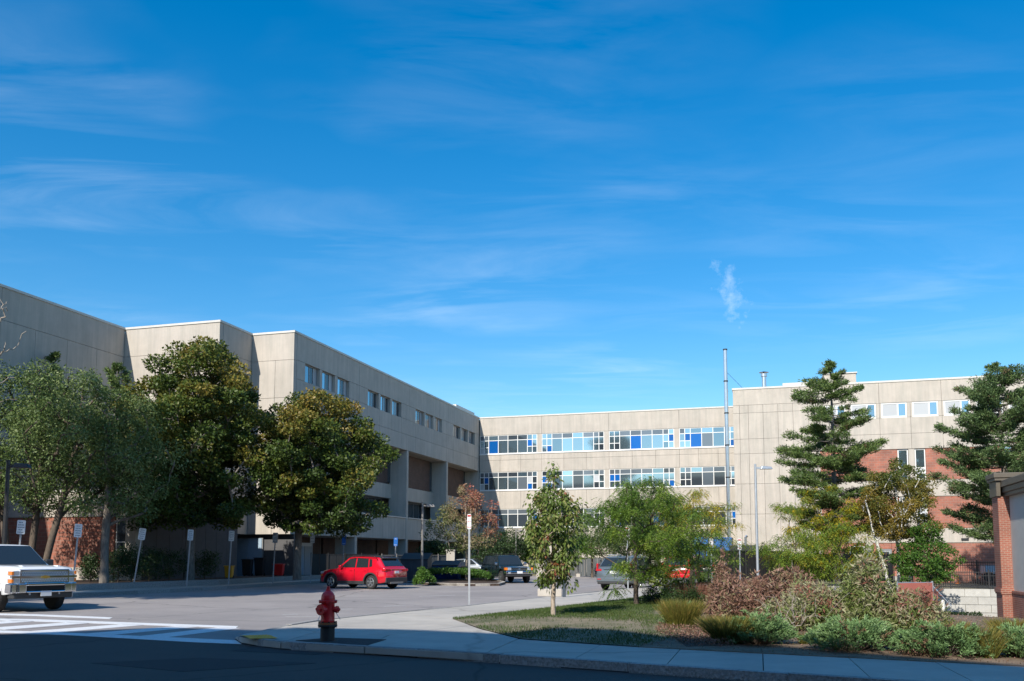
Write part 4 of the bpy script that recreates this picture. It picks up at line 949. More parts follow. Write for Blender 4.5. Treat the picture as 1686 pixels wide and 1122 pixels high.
for q in (1, -1): MB().path([(-1.4, q*.62, 1.60), (-1.3, q*.62, 1.64), (.1, q*.62, 1.65), (.22, q*.62, 1.60)], .02).build('roof_rail', M['dark_paint'], rc)
slope_glass(rc, inf, True); slope_glass(rc, inf, False, t0=.18, t1=.85, marg=.08)
for q in (1, -1):
    bx(rc, 'tail_light', 'redlens', (-2.215, q*.46, .88, -1.98, q*.885, 1.0), bevel=.02); bx(rc, 'headlight', 'clearlens', (1.85, q*.52, .74, 2.13, q*.84, .86), bevel=.02); bx(rc, 'marker_light', 'amber', (2.0, q*.78, .64, 2.12, q*.86, .69), bevel=.005)
    for x in (.0, -.92): bx(rc, 'door_handle', 'red_paint', (x-.09, q*(W_/2-.03), .90, x+.09, q*(W_/2+.015), .93), bevel=.01)
    for x in (.82, -.23, -1.12): bx(rc, 'door_gap', 'cleft', (x-.006, q*(W_/2-.04), .40, x+.006, q*(W_/2+.0015), .98))
bx(rc, 'number_plate', 'plate', (-2.232, -.15, .78, -2.21, .15, .90)); bx(rc, 'chrome_strip', 'chrome', (-2.222, -.44, .965, -2.19, .44, .985))
mirrors(rc, .66, .83, 1.03, 'red_paint'); bx(rc, 'rear_wiper', 'trim', (-2.03, -.02, 1.13, -2.0, .3, 1.15))

# white pickup, front three-quarter, cut by the left edge of the view
PW = 2.02
pk_h = math.radians(-33)      # heading
fc = G(60, 1007)               # ground under the middle of the front bumper
L_ = 5.9; loc = (fc[0]-math.cos(pk_h)*(L_/2-.35), fc[1]-math.sin(pk_h)*(L_/2-.35), 0)
pk = thing('white_pickup', 'white pickup truck with a chrome bumper and split grille at the left edge', 'truck', loc, pk_h)
wx = (-1.75, 2.0); r = .42
inf = car_shell(pk, L_, PW, [(-2.95, 1.32), (-.9, 1.34), (-.7, 1.32), (1.15, 1.34), (1.6, 1.35), (2.5, 1.33), (2.82, 1.29), (2.92, 1.24), (2.95, 1.17)], .50, wx, r, ((1.55, 1.33), (.75, 1.95), (-.62, 1.96), (-.85, 1.36), .93, .76), 'white_paint', taper=(.13, .02), tx=(.80, .8), arch=.10)
for a in wx:
    for q in (1, -1): wheel(pk, a, q*(PW/2-.15), r, .27, 8, 'rim', .56)
side_win(pk, inf, [(1.3, 1.36), (.72, 1.84), (.1, 1.86), (.08, 1.36)]); side_win(pk, inf, [(.0, 1.36), (.02, 1.86), (-.6, 1.85), (-.72, 1.38)])
slope_glass(pk, inf, True, t0=.04, t1=.95, marg=.07); slope_glass(pk, inf, False)
X = 2.93
bx(pk, 'front_bumper', 'chrome', (2.62, -.98, .56, 2.98, -.80, .84), (2.62, .80, .56, 2.98, .98, .84), (2.66, -.80, .56, 3.05, -.56, .84), (2.66, .56, .56, 3.05, .80, .84), (2.7, -.56, .76, 3.08, .56, .86), (2.7, -.56, .56, 3.08, .56, .62), bevel=.04)
bx(pk, 'bumper_opening', 'cleft', (2.8, -.56, .62, 3.03, .56, .76)); bx(pk, 'air_dam', 'trim', (2.6, -.88, .40, 2.95, .88, .56), bevel=.03)
gf = bx(pk, 'grille', 'chrome', (X-.05, -.70, .83, X+.05, .70, .86), (X-.05, -.70, 1.18, X+.05, .70, 1.21), (X-.05, -.97, .985, X+.06, .97, 1.05), (X-.05, -.73, .83, X+.05, -.70, 1.21), (X-.05, .70, .83, X+.05, .73, 1.21))
bx(gf, 'grille_back', 'cleft', (X-.04, -.70, .86, X+.015, .70, 1.18))
hm = MB()
for z0 in (.865, 1.06):
    for i in range(28):
        for j in range(2):
            y = -.68+i*.05+(j*.025); z = z0+j*.05+.008; hm.box(X+.01, y, z, X+.03, y+.012, z+.042)
    for j in range(3): hm.box(X+.012, -.70, z0+j*.05, X+.028, .70, z0+j*.05+.008)
hm.build('grille_mesh', M['dumpster'], gf)
# gold cross-bar emblem
em = MB().extr([(0, 0)], 0, 0) if False else MB()
pts = [(-.13, -.028), (-.05, -.028), (-.045, -.045), (.045, -.045), (.05, -.028), (.13, -.028), (.115, .028), (.05, .028), (.045, .045), (-.045, .045), (-.05, .028), (-.115, .028)]
em.add([(X+.062, y, 1.012+z) for y, z in pts]+[(X+.085, y, 1.012+z) for y, z in pts], [tuple(range(12))[::-1], tuple(range(12, 24))]+[(i, (i+1)%12, 12+(i+1)%12, 12+i) for i in range(12)]).build('emblem', M['gold'], gf)
bx(pk, 'hood_edge', 'chrome', (X-.10, -.74, 1.212, X+.03, .74, 1.235), bevel=.008)
for q in (1, -1):
    for z in (.845, 1.065): 
        hl = bx(pk, 'headlight', 'clearlens', (X-.22, q*.74, z, X+.03, q*.965, z+.13), bevel=.015)
        bx(hl, 'turn_lens', 'amber', (X-.16, q*.90, z+.012, X+.036, q*.97, z+.118), bevel=.01)
    bx(pk, 'tow_hook', 'galv', (2.9, q*.42, .50, 3.0, q*.46, .57)); bx(pk, 'wheel_lip', 'white_paint', (2.44, q*(PW/2-.01), .62, 2.5, q*(PW/2+.01), .8))
    for x in (1.18, .04): bx(pk, 'door_gap', 'cleft', (x-.008, q*(PW/2-.05), .58, x+.008, q*(PW/2+.002), 1.27))
    bx(pk, 'tail_light', 'redlens', (-2.97, q*.80, .95, -2.90, q*.99, 1.3))
    bx(pk, 'mirror', 'trim', (1.12, q*.98, 1.28, 1.27, q*1.24, 1.52), bevel=.04)
bx(pk, 'number_plate', 'plate', (3.06, -.16, .46, 3.075, .16, .61)); bx(pk, 'hood_crease', 'white_paint', (1.6, -.56, 1.30, 2.75, -.50, 1.345), (1.6, .50, 1.30, 2.75, .56, 1.345))
bx(pk, 'bed', 'cleft', (-2.85, -.85, 1.335, -.95, .85, 1.345)); bx(pk, 'light_bar', 'gold', (.1, -.45, 1.93, .25, .1, 1.97), bevel=.02)

# black SUV facing the camera
bh = math.radians(-90+21); f0 = G(848, 960.5); L_ = 4.65; W_ = 1.80
loc = (f0[0]-math.cos(bh)*(L_/2-.72), f0[1]-math.sin(bh)*(L_/2-.72), 0)
bs = thing('black_suv', 'dark blue black older SUV with chrome bumper standing beyond the island', 'car', loc, bh)
wx = (-1.20, 1.47); r = .375
inf = car_shell(bs, L_, W_, [(-2.32, 1.05), (-.9, 1.08), (.7, 1.06), (1.2, 1.05), (2.0, 1.0), (2.25, .95), (2.32, .82)], .42, wx, r, ((1.0, 1.06), (.42, 1.66), (-2.0, 1.66), (-2.28, 1.08), .80, .66), 'black_paint', taper=(.08, .05), tx=(.75, .8), arch=.1)
for a in wx:
    for q in (1, -1): wheel(bs, a, q*(W_/2-.11), r, .25, 5)
side_win(bs, inf, [(.82, 1.12), (.40, 1.58), (-.12, 1.60), (-.14, 1.12)]); side_win(bs, inf, [(-.2, 1.12), (-.2, 1.60), (-1.0, 1.60), (-1.0, 1.13)]); side_win(bs, inf, [(-1.08, 1.13), (-1.08, 1.60), (-1.9, 1.59), (-2.05, 1.14)])
slope_glass(bs, inf, True, marg=.06); slope_glass(bs, inf, False)
bx(bs, 'front_bumper', 'chrome', (2.05, -.88, .56, 2.42, .88, .74), bevel=.04); bx(bs, 'air_dam', 'trim', (1.95, -.84, .42, 2.36, .84, .56), bevel=.03)
bx(bs, 'grille', 'chrome', (2.2, -.50, .80, 2.345, .50, .83), (2.2, -.50, .92, 2.345, .50, .95)); bx(bs, 'grille_back', 'cleft', (2.2, -.50, .83, 2.335, .50, .92)); bx(bs, 'emblem', 'chrome', (2.33, -.06, .84, 2.35, .06, .91), bevel=.01)
for q in (1, -1):
    bx(bs, 'headlight', 'clearlens', (2.1, q*.52, .79, 2.35, q*.74, .95), bevel=.02); bx(bs, 'turn_lens', 'amber', (2.05, q*.745, .79, 2.33, q*.89, .95), bevel=.02); bx(bs, 'fog_light', 'clearlens', (2.36, q*.58, .59, 2.43, q*.76, .68), bevel=.01)
    MB().path([(-1.8, q*.6, 1.70), (-1.7, q*.6, 1.76), (0, q*.6, 1.77), (.15, q*.6, 1.70)], .02).build('roof_rail', M['trim'], bs); bx(bs, 'side_step', 'chrome', (-.75, q*.88, .38, 1.0, q*.96, .42))
    for x in (.72, -.17): bx(bs, 'door_gap', 'cleft', (x-.006, q*.86, .5, x+.006, q*.903, 1.03))
bx(bs, 'number_plate', 'plate', (2.42, -.17, .60, 2.435, .17, .74)); bx(bs, 'roof_rack', 'trim', (-1.3, -.6, 1.75, -1.26, .6, 1.77), (-.3, -.6, 1.75, -.26, .6, 1.77)); bx(bs, 'mirror', 'chrome', (.78, .86, 1.08, .88, 1.06, 1.24), (.78, -.86, 1.08, .88, -1.06, 1.24), bevel=.03)

# grey crossover seen from behind, right of the near tree
def rear_suv(name, label, loc, hh, paint, z=0):
    o = thing(name, label, 'car', (*loc, z), hh); L_ = 4.68; W_ = 1.88; wx = (-1.45, 1.40); r = .36
    inf = car_shell(o, L_, W_, [(-2.34, .95), (-2.25, 1.08), (-1.2, 1.08), (.9, 1.02), (1.6, .98), (2.1, .88), (2.34, .7)], .34, wx, r, ((1.15, 1.02), (.35, 1.62), (-1.75, 1.60), (-2.22, 1.06), .86, .66), paint, taper=(.14, .08))
    for a in wx:
        for q in (1, -1): wheel(o, a, q*(W_/2-.13), r, .23)
    side_win(o, inf, [(.9, 1.08), (.30, 1.54), (-.2, 1.56), (-.22, 1.08)]); side_win(o, inf, [(-.3, 1.08), (-.28, 1.56), (-1.1, 1.54), (-1.15, 1.1)]); side_win(o, inf, [(-1.22, 1.1), (-1.18, 1.53), (-1.6, 1.50), (-1.85, 1.2)])
    slope_glass(o, inf, True); slope_glass(o, inf, False, t0=.12, t1=.88, marg=.08)
    bx(o, 'bumper', paint, (-2.37, -.86, .42, -2.0, .86, .62), bevel=.04); bx(o, 'bumper_trim', 'trim', (-2.365, -.82, .30, -2.0, .82, .42), bevel=.03); bx(o, 'number_plate', 'plate', (-2.365, -.16, .80, -2.335, .16, .93))
    bx(o, 'chrome_strip', 'chrome', (-2.36, -.5, .99, -2.33, .5, 1.02))
    for q in (1, -1):
        bx(o, 'tail_light', 'redlens', (-2.355, q*.60, .92, -2.05, q*.90, 1.02), (-2.30, q*.80, 1.02, -2.05, q*.885, 1.28), bevel=.02); bx(o, 'reflector', 'redlens', (-2.385, q*.62, .52, -2.36, q*.80, .56)); bx(o, 'headlight', 'clearlens', (2.0, q*.55, .72, 2.3, q*.86, .84), bevel=.02)
        MB().path([(-1.5, q*.6, 1.64), (-1.4, q*.6, 1.68), (.1, q*.6, 1.68), (.2, q*.6, 1.62)], .018).build('roof_rail', M['chrome'], o)
    mirrors(o, .85, .86, 1.04, paint)
    return o
pL = G(997, 971.5)     # left rear wheel on the ground
hh = math.radians(90-30); c, s = math.cos(hh), math.sin(hh)
rear_suv('grey_suv', 'grey crossover SUV seen from behind through the branches of the near tree', (pL[0]+c*1.45+s*.80, pL[1]+s*1.45-c*.80), hh, 'grey_paint')
pR = G(1095, 963); hh = math.radians(90-24); c, s = math.cos(hh), math.sin(hh)
rear_suv('parked_car', 'red car seen from behind through the yellow green branches beyond the grey SUV', (pR[0]+c*1.45+s*.8, pR[1]+s*1.45-c*.8), hh, 'red_paint')
p3 = G(1165, 960); rear_suv('parked_car', 'charcoal car parked past the red car, almost hidden by foliage', p3, math.radians(66), 'dark_paint')
# silver sedan behind the island
p4 = G(775, 951); so = thing('silver_sedan', 'silver roofed dark sedan half hidden behind the planted island', 'car', (*p4, 0), math.radians(-20))
wx = (-1.35, 1.35)
inf = car_shell(so, 4.6, 1.8, [(-2.3, .85), (-2.1, .95), (-1.3, .96), (.9, .93), (1.5, .90), (2.2, .76), (2.3, .65)], .28, wx, .32, ((1.1, .93), (.35, 1.42), (-1.0, 1.40), (-1.75, .97), .80, .60), 'silver_paint', taper=(.14, .10))
for a in wx:
    for q in (1, -1): wheel(so, a, q*.78, .32, .21)
side_win(so, inf, [(.85, .99), (.32, 1.36), (-.2, 1.38), (-.22, .99)]); side_win(so, inf, [(-.3, .99), (-.28, 1.38), (-.95, 1.35), (-1.3, 1.0)]); slope_glass(so, inf, True); slope_glass(so, inf, False)
for q in (1, -1): bx(so, 'headlight', 'clearlens', (1.95, q*.52, .62, 2.24, q*.82, .74), bevel=.02); bx(so, 'tail_light', 'redlens', (-2.29, q*.5, .74, -2.05, q*.86, .88), bevel=.02)

# ------------------------------------------------------------------ fire hydrant
hx, hy = G(539, 1056, H1)
hy_ = thing('fire_hydrant', 'red fire hydrant with dark base barrel on the corner asphalt patch', 'hydrant', (hx, hy, H1), .35)
MB().lathe([(.125, -.02), (.125, .25), (.12, .26)], 24).build('base_barrel', M['hyblack'], hy_, smooth=False)
MB().lathe([(.165, .255), (.17, .262), (.17, .285), (.165, .29)], 24).build('lower_flange', M['hyblack'], hy_)
MB().lathe([(.165, .292), (.165, .325), (.135, .33)], 24).build('upper_flange', M['hyyellow'], hy_)
bd = MB().lathe([(.128, .33), (.12, .36), (.118, .66), (.13, .68)], 28).build('barrel', M['hyred'], hy_, smooth=True)
fbm = MB()
for k in range(8): a = 2*PI*k/8; fbm.tube((.148*math.cos(a), .148*math.sin(a), .235), (.148*math.cos(a), .148*math.sin(a), .35), .013, .013, 6)
fbm.build('flange_bolt', M['hyblack'], hy_)
MB().lathe([(.158, .675), (.162, .685), (.162, .715), (.15, .72), (.122, .722), (.122, .75), (.115, .80), (.092, .845), (.055, .875), (.045, .885), (.045, .90)], 28).build('bonnet', M['hyred'], hy_)
for k in range(6): a = 2*PI*k/6+.3; MB().box(-.018, -.018, 0, .018, .018, .05).build('bonnet_bolt', M['hyred'], hy_, loc=(.152*math.cos(a), .152*math.sin(a), .665))
MB().lathe([(.05, .90), (.05, .905), (.032, .91), (.026, .955), (.02, .96)], 5).build('operating_nut', M['hyred'], hy_)
def cap(az, r, ln, name):
    c, s = math.cos(az), math.sin(az); b = MB()
    b.tube((c*.09, s*.09, .555), (c*(.12+ln*.5), s*(.12+ln*.5), .555), r*.8, r*.8, 18).tube((c*(.12+ln*.5), s*(.12+ln*.5), .555), (c*(.12+ln), s*(.12+ln), .555), r, r*.96, 18)
    b.tube((c*(.12+ln), s*(.12+ln), .555), (c*(.155+ln), s*(.155+ln), .555), .03, .026, 5)
    return b.build(name, M['hyred'], hy_)
cap(-2.15-.35, .10, .075, 'pumper_nozzle'); cap(-.25-.35, .062, .075, 'hose_nozzle'); cap(2.9-.35, .062, .075, 'hose_nozzle')
for az in (-.25-.35, -2.15-.35):
    c, s = math.cos(az), math.sin(az); pts = [(c*(.12+.10*math.sin(PI*t/8)*1.0+.02), s*(.14+.10*math.sin(PI*t/8)), .52-.14*math.sin(PI*t/8)) for t in range(9)]
    MB().path(pts, .005, 5).build('chain', M['galv'], hy_)

# ------------------------------------------------------------------ street furniture
def sign(label, base, top, ptop, pbot, pw, face, lines=5, red=False, group=None, hide_z=None, cat='sign', h_off=0):
    Yb = None
    bx_, by_ = G(*base, H1); hgt = (base[1]-top[1])/F*by_*1.0
    lean = ((top[0]-base[0]))/F*by_
    o = thing('parking_sign', label, cat, (bx_, by_, H1), 0, group)
    L2 = math.hypot(lean, hgt); o.rotation_euler = (0, math.atan2(lean, hgt), -.0)
    MB().box(-.03, -.015, -.05, .03, .015, L2).build('post', M['galv'], o)
    z1 = L2*(base[1]-ptop)/(base[1]-top[1])+.0; z0 = L2*(base[1]-pbot)/(base[1]-top[1]); w2 = pw/F*by_/2
    pm = MB(); e = .03
    pm.extr([(-w2, z0+e), (-w2+e, z0), (w2-e, z0), (w2, z0+e), (w2, z1-e), (w2-e, z1), (-w2+e, z1), (-w2, z1-e)], -.024, -.017)
    p = pm.build('plate', M[face], o)
    ink = MB(); n = lines; hh_ = (z1-z0)
    for i in range(n):
        zc = z1-hh_*(.16+.70*i/max(1, n-1)); wq = w2*(.55+.3*((i*37) % 3)/2)
        k = -wq
        while k < wq-.02:
            l_ = min(.045+.03*((i+int(k*100)) % 3), wq-k); ink.box(k, -.027, zc-.012, k+l_, -.0245, zc+.012); k += l_+.016
    ink.build('lettering', M['signred' if red else ('signwhite' if face == 'signblue' else 'signink')], p)
    if red: MB().box(-w2*.85, -.027, z1-hh_*.17, w2*.85, -.0245, z1-hh_*.06).build('red_band', M['signred'], p)
    return o
gs = 'parking signs along the far kerb'
sign('pale parking sign leaning left, post hidden behind the white pickup', (24, 985), (30, 858), 858, 881, 14, 'signwhite', group=gs)
sign('pale parking sign leaning beside the front corner of the white pickup', (118, 981), (125, 864), 864, 886, 12.5, 'signwhite', group=gs)
sign('tilted pale parking sign standing in front of the brick corner window', (219, 970), (232, 871), 871, 890, 11.5, 'signwhite', group=gs)
sign('pale parking sign in front of the trunk of the taller maple', (307, 967), (311.5, 873), 873, 891, 9.5, 'signwhite', group=gs)
sign('pale parking sign in front of the blue double door', (376, 964), (379.5, 875), 875, 892, 9, 'signwhite', group=gs)
sign('white parking sign with three heavy lines between the door and the shorter maple', (449, 961), (452, 878), 878, 895, 8.5, 'signwhite', 3, group=gs)
sign('white parking sign just left of the red SUV bonnet', (511, 959), (513.5, 880), 880, 895, 7.5, 'signwhite', 3, group=gs)
sign('blue accessible parking sign above the red SUV roof', (563, 957), (565.5, 882), 882, 898, 6.8, 'signblue', 2, group='blue accessible parking signs')
sign('blue accessible parking sign right of the red SUV tailgate', (650, 954), (651, 886), 886, 900, 6.5, 'signblue', 2, group='blue accessible parking signs')
gr = 'white and red signs on the near sidewalk'
sign('narrow white and red regulation sign on the tall near post by the road', (772.5, 994), (772, 848), 848, 873, 6.5, 'signwhite', 3, True, gr)
sign('white and red tow sign between the grey SUV and the near tree trunk', (1034, 971), (1033.5, 869), 869, 889, 8, 'signwhite', 4, True, gr)
sign('white sign post standing among the shrubs left of the big flue', (1219, 962), (1219, 888), 888, 906, 6.5, 'signwhite', 3, True, gr)
sign('white sign post in front of the blue container among the yellow leaves', (1172, 962), (1172, 884), 884, 902, 7, 'signwhite', 3, True, gr)
pp = G(929, 983.5, H1)
o = thing('bare_sign_post', 'dark blue grey steel post right behind the near street tree', 'post', (*pp, H1)); MB().box(-.06, -.03, 0, .06, .03, 2.1).build('post', M['dumpster'], o); piece('post_cap', (.14, .08, .03), (-.07, -.04, 2.1), M['galv'], o)
cb_ = G(905, 982.5, H1); o = thing('concrete_block', 'square pale concrete block at the sidewalk edge behind the near tree', 'block', (*cb_, H1), -.05)
MB().box(-.45, 0, 0, .45, .55, .28).build('block', M['walk'], o, bevel=.02); MB().lathe([(.02, .28), (.02, .36), (.18, .38), (.2, .42), (.1, .45)], 12, (.05, .25, 0)).build('drain_cap', M['granite'], o)
def lamp(label, base, Y, hgt, arm, m, group=None, r=.06, base_block=False):
    x, y = base; o = thing('lamp_post', label, 'lamp post', (x, y, 0), 0, group)
    MB().tube((0, 0, 0), (0, 0, hgt), r, r*.8, 10).build('pole', M[m], o)
    MB().box(0, -.05, hgt-.28, arm*.35, .05, hgt-.18).build('arm', M[m], o)
    s = 1 if arm > 0 else -1; a = arm
    MB().add([(a*.3, -.17, hgt-.30), (a*.3, .17, hgt-.30), (a*1., .14, hgt-.30), (a*1., -.14, hgt-.30), (a*.36, -.14, hgt-.12), (a*.36, .14, hgt-.12), (a*.93, .10, hgt-.16), (a*.93, -.10, hgt-.16)],
             [(0, 1, 2, 3), (7, 6, 5, 4), (0, 4, 5, 1), (1, 5, 6, 2), (2, 6, 7, 3), (3, 7, 4, 0)]).build('lamp_head', M[m], o, bevel=.02)
    piece('base_cover', (.3, .3, .25), (-.15, -.15, 0), M['walk' if base_block else m], o)
    return o
def lampY(px, topy, Y): return XY(px, Y), 1.6+(917-topy)*Y/F
gl = 'lamp posts around the parking lot'
p, hgt = lampY(6, 757, 31.5); lamp('black lamp post at the left edge under the grey green tree', p, 31.5, hgt, .78, 'poleblack', gl, .085)
p, hgt = lampY(695, 827, 52.5); lamp('grey lamp post rising from the island bush right of the red SUV', p, 52.5, hgt, .72, 'polegrey', gl, .075)
p, hgt = lampY(849.5, 870, 75); lamp('small grey lamp post right behind the black SUV', p, 75, hgt, .7, 'polegrey', gl)
p, hgt = lampY(951.5, 855, 72); lamp('plain grey lamp post on a concrete foot in front of the screened fence', p, 72, hgt, .5, 'polegrey', gl, .08, True)
p, hgt = lampY(1247, 764, 50); lamp('tall galvanised lamp post with a long flat arm in front of the right wing', p, 50, hgt, .95, 'galv', gl, .08)

# fences, bins and containers in the lot
def plate_fence(name, label, pA, pB, h, posts, m, z=0, post_m='fence', n=8):
    ln = math.dist(pA, pB); o = thing(name, label, 'fence', (*pA, z), math.atan2(pB[1]-pA[1], pB[0]-pA[0]))
    for i in range(n): piece('panel', (ln/n-.03, .04+.004*(i % 2), h-.08), (i*ln/n+.015, 0, .05), M[m], o)
    for k in range(posts+1): MB().tube((0, 0, 0), (0, 0, h+.08), .035).build('post', M[post_m], o, loc=(k*ln/posts, -.05, 0))
    piece('rail', (ln, .04, .05), (0, -.04, h-.06), M[post_m], o)
    return o
plate_fence('dark_fence', 'black solid fence behind the red SUV under the trees', XY(512, 61), XY(622, 63), 1.45, 4, 'fence', .35)
plate_fence('screened_fence', 'grey fabric screened fence with posts behind the dumpsters', XY(628, 66), XY(742, 72), 1.75, 5, 'screen', .0, 'polegrey')
plate_fence('screened_fence', 'long grey brown screened fence across the back of the lot', XY(872, 77), XY(1010, 74), 1.75, 9, 'screen', -.2, 'polegrey', 16)
plate_fence('black_fence', 'black corrugated fence along the right side of the lot', XY(1165, 55), XY(1300, 62), 2.05, 7, 'fence', -.05, 'fence', 18)
plate_fence('black_fence', 'continuing black fence behind the yellow locust trees', XY(1305, 60), XY(1470, 66), 2.2, 7, 'fence', -.4, 'fence', 18)
pc = XY(742, 70); o = thing('concrete_pier', 'short square concrete pier at the end of the screened fence', 'pier', (*pc, 0)); MB().box(-.32, -.2, 0, .32, .4, 2.05).build('shaft', M['concrete'], o); MB().box(-.36, -.24, 2.05, .36, .44, 2.15).build('cap', M['walk'], o)
pc = XY(889, 70); o = thing('concrete_pier', 'short square concrete pier right of the black SUV', 'pier', (*pc, 0)); MB().box(-.3, -.2, 0, .3, .4, 1.3).build('shaft', M['concrete'], o); MB().box(-.34, -.24, 1.3, .34, .44, 1.4).build('cap', M['walk'], o)
def dumpster(label, px, Y, w_, h_, m, lid=True):
    x, y = XY(px, Y); o = thing('dumpster', label, 'dumpster', (x, y, 0), -.1, 'dumpsters in the lot'); d = 1.3
    MB().add([(0, 0, .1), (w_, 0, .1), (w_, d, .1), (0, d, .1), (0, -.1, h_*.8), (w_, -.1, h_*.8), (w_, d, h_), (0, d, h_)], [(0, 3, 2, 1), (4, 5, 6, 7), (0, 1, 5, 4), (1, 2, 6, 5), (2, 3, 7, 6), (3, 0, 4, 7)]).build('container', M[m], o)
    MB().add([(-.05, -.16, h_*.8), (w_+.05, -.16, h_*.8), (w_+.05, d, h_+.03), (-.05, d, h_+.03), (-.05, -.16, h_*.8+.05), (w_+.05, -.16, h_*.8+.05), (w_+.05, d, h_+.09), (-.05, d, h_+.09)], [(0, 3, 2, 1), (4, 5, 6, 7), (0, 1, 5, 4), (1, 2, 6, 5), (2, 3, 7, 6), (3, 0, 4, 7)]).build('lid', M['bindark'], o)
    for k in range(4): piece('rib', (.05, .05, h_*.6), (w_*(.12+.25*k), -.09, .14), M[m], o)
    for k in (0, 1): MB().tube((k*w_-.03, .2, .09), (k*w_+.03, .2, .09), .09).build('caster', M['tyre'], o)
dumpster('big dark dumpster with a slanted lid right of the red SUV tailgate', 660, 56, 1.7, 1.75, 'dumpster')
dumpster('blue recycling dumpster behind the lamp post island', 711, 60, 1.75, 1.25, 'binblue')
dumpster('second blue recycling dumpster farther behind the turning tree', 738, 63, 1.3, 1.15, 'bindark')
def cart(label, px, Y, m, h_=1.05, z=0, w_=.6):
    x, y = XY(px, Y); o = thing('wheeled_bin', label, 'bin', (x, y, z), 0, 'wheeled bins')
    a, b = w_/2*.8, w_/2
    MB().add([(-a, -a, .08), (a, -a, .08), (a, a, .08), (-a, a, .08), (-b, -b, h_), (b, -b, h_), (b, b, h_), (-b, b, h_)], [(0, 3, 2, 1), (4, 5, 6, 7), (0, 1, 5, 4), (1, 2, 6, 5), (2, 3, 7, 6), (3, 0, 4, 7)]).build('bin_body', M[m], o, bevel=.03)
    MB().box(-b-.03, -b-.05, h_, b+.03, b+.03, h_+.05).build('lid', M[m], o, bevel=.02)
    for s in (1, -1): MB().tube((s*a-.03*s, a, .1), (s*a+.04*s, a, .1), .1, .1, 12).build('wheel', M['tyre'], o)
cart('blue wheeled bin beside the silver sedan', 752, 62, 'binblue'); cart('dark wheeled bin left of the blue double door gap', 408, 57, 'bindark', z=.35); cart('dark wheeled bin beside the red can under the shorter maple', 428, 57.5, 'bindark', z=.35, h_=1.15)
cart('red bin under the shorter maple in front of the recess', 460, 57, 'hyred', z=.35, h_=.75); cart('yellow bin by the shaded wall left of the blue double door', 378, 51, 'yellow', z=.35, h_=.7, w_=.45)
x, y = XY(1138, 66); o = thing('blue_container', 'blue steel storage container above the dark fence', 'container', (x, y, .6), -.28)
MB().box(0, 0, 0, 2.9, 2.4, 2.3).build('shell', M['contblue'], o); rbm = MB()
for k in range(13): rbm.box(.1+k*.215, -.04, .12, .2+k*.215, 0, 2.2)
rbm.build('corrugation', M['contblue'], o); MB().box(-.03, -.05, 2.3, 2.93, 2.43, 2.4).box(-.03, -.05, 0, 2.93, 2.43, .1).build('edge_rail', M['contblue'], o)
x, y = XY(1201, 62); o = thing('generator', 'dark generator housing with an exhaust stub above the black fence', 'generator', (x, y, .4), -.28)
MB().box(0, 0, 0, 1.75, 1.2, 2.0).build('housing', M['bindark'], o, bevel=.03); MB().path([(1.1, .5, 2), (1.1, .5, 2.55), (1.2, .5, 2.65)], .09, 8).build('exhaust', M['steel'], o); [piece('louvre', (.6, .02, .05), (.2+.8*j, -.02, .5+.16*i), M['trim'], o) for i in range(7) for j in range(2)]
x, y = XY(1622, 70); o = thing('parked_trailer', 'pale blue box trailer and mirror shape behind the iron fence', 'trailer', (x, y, -.4), -.28)
MB().box(0, 0, .7, 4, 2, 1.35).build('box', M['door'], o); MB().tube((.2, -.02, .45), (.2, .25, .45), .38, .38, 16).build('wheel', M['tyre'], o); MB().box(.1, .3, .45, 3.8, 1.7, .7).build('chassis', M['trim'], o)
x, y = XY(1576, 69); o = tag(MB().lathe([(.2, 0), (.2, .06), (.1, .07), (.03, .75)], 12).build('traffic_cone', M['amber'], loc=(x, y, -.45)), 'small orange cone behind the iron fence', 'traffic cone')

# ------------------------------------------------------------------ foliage
def leaves(name, P, A, B, ln, wd, tint, m, parent=None, loc=None, stuff=False):
    """one quad per leaf: base, side, tip, side.  P base points, A long axes, B side axes (unit), ln, wd sizes"""
    n = len(P); ln = np.broadcast_to(np.asarray(ln, float).reshape(-1, 1) if np.ndim(ln) else ln, (n, 1)); wd = np.broadcast_to(np.asarray(wd, float).reshape(-1, 1) if np.ndim(wd) else wd, (n, 1))
    v = np.empty((n, 4, 3)); nrm = np.cross(A, B)
    v[:, 0] = P; v[:, 1] = P+A*ln*.45+B*wd*.5+nrm*wd*.12; v[:, 2] = P+A*ln; v[:, 3] = P+A*ln*.45-B*wd*.5+nrm*wd*.12
    me = bpy.data.meshes.new(name); me.vertices.add(n*4); me.vertices.foreach_set('co', v.astype(np.float32).ravel())
    me.loops.add(n*4); me.loops.foreach_set('vertex_index', np.arange(n*4, dtype=np.int32)); me.polygons.add(n)
    me.polygons.foreach_set('loop_start', np.arange(0, n*4, 4, dtype=np.int32)); me.polygons.foreach_set('loop_total', np.full(n, 4, np.int32))
    me.update(calc_edges=True); at = me.attributes.new('tint', 'FLOAT', 'FACE'); at.data.foreach_set('value', np.clip(tint, 0, 1).astype(np.float32))
    me.materials.append(m); o = bpy.data.objects.new(name, me); COL.objects.link(o)
    if parent: o.parent = parent
    if loc is not None: o.location = loc
    if stuff: o['kind'] = 'stuff'
    return o
def unit(a): return a/np.maximum(np.linalg.norm(a, axis=-1, keepdims=True), 1e-9)
def frame(rng, n, bias=(0, 0, 0), amt=0., flat=0.):
    A = rng.normal(size=(n, 3)); A = unit(A)*(1-amt)+np.asarray(bias)*amt; A = unit(A)
    Nn = rng.normal(size=(n, 3)); Nn = unit(unit(Nn)*(1-flat)+np.array([0, 0, 1.])*flat)
    B = unit(np.cross(A, Nn)); return A, B
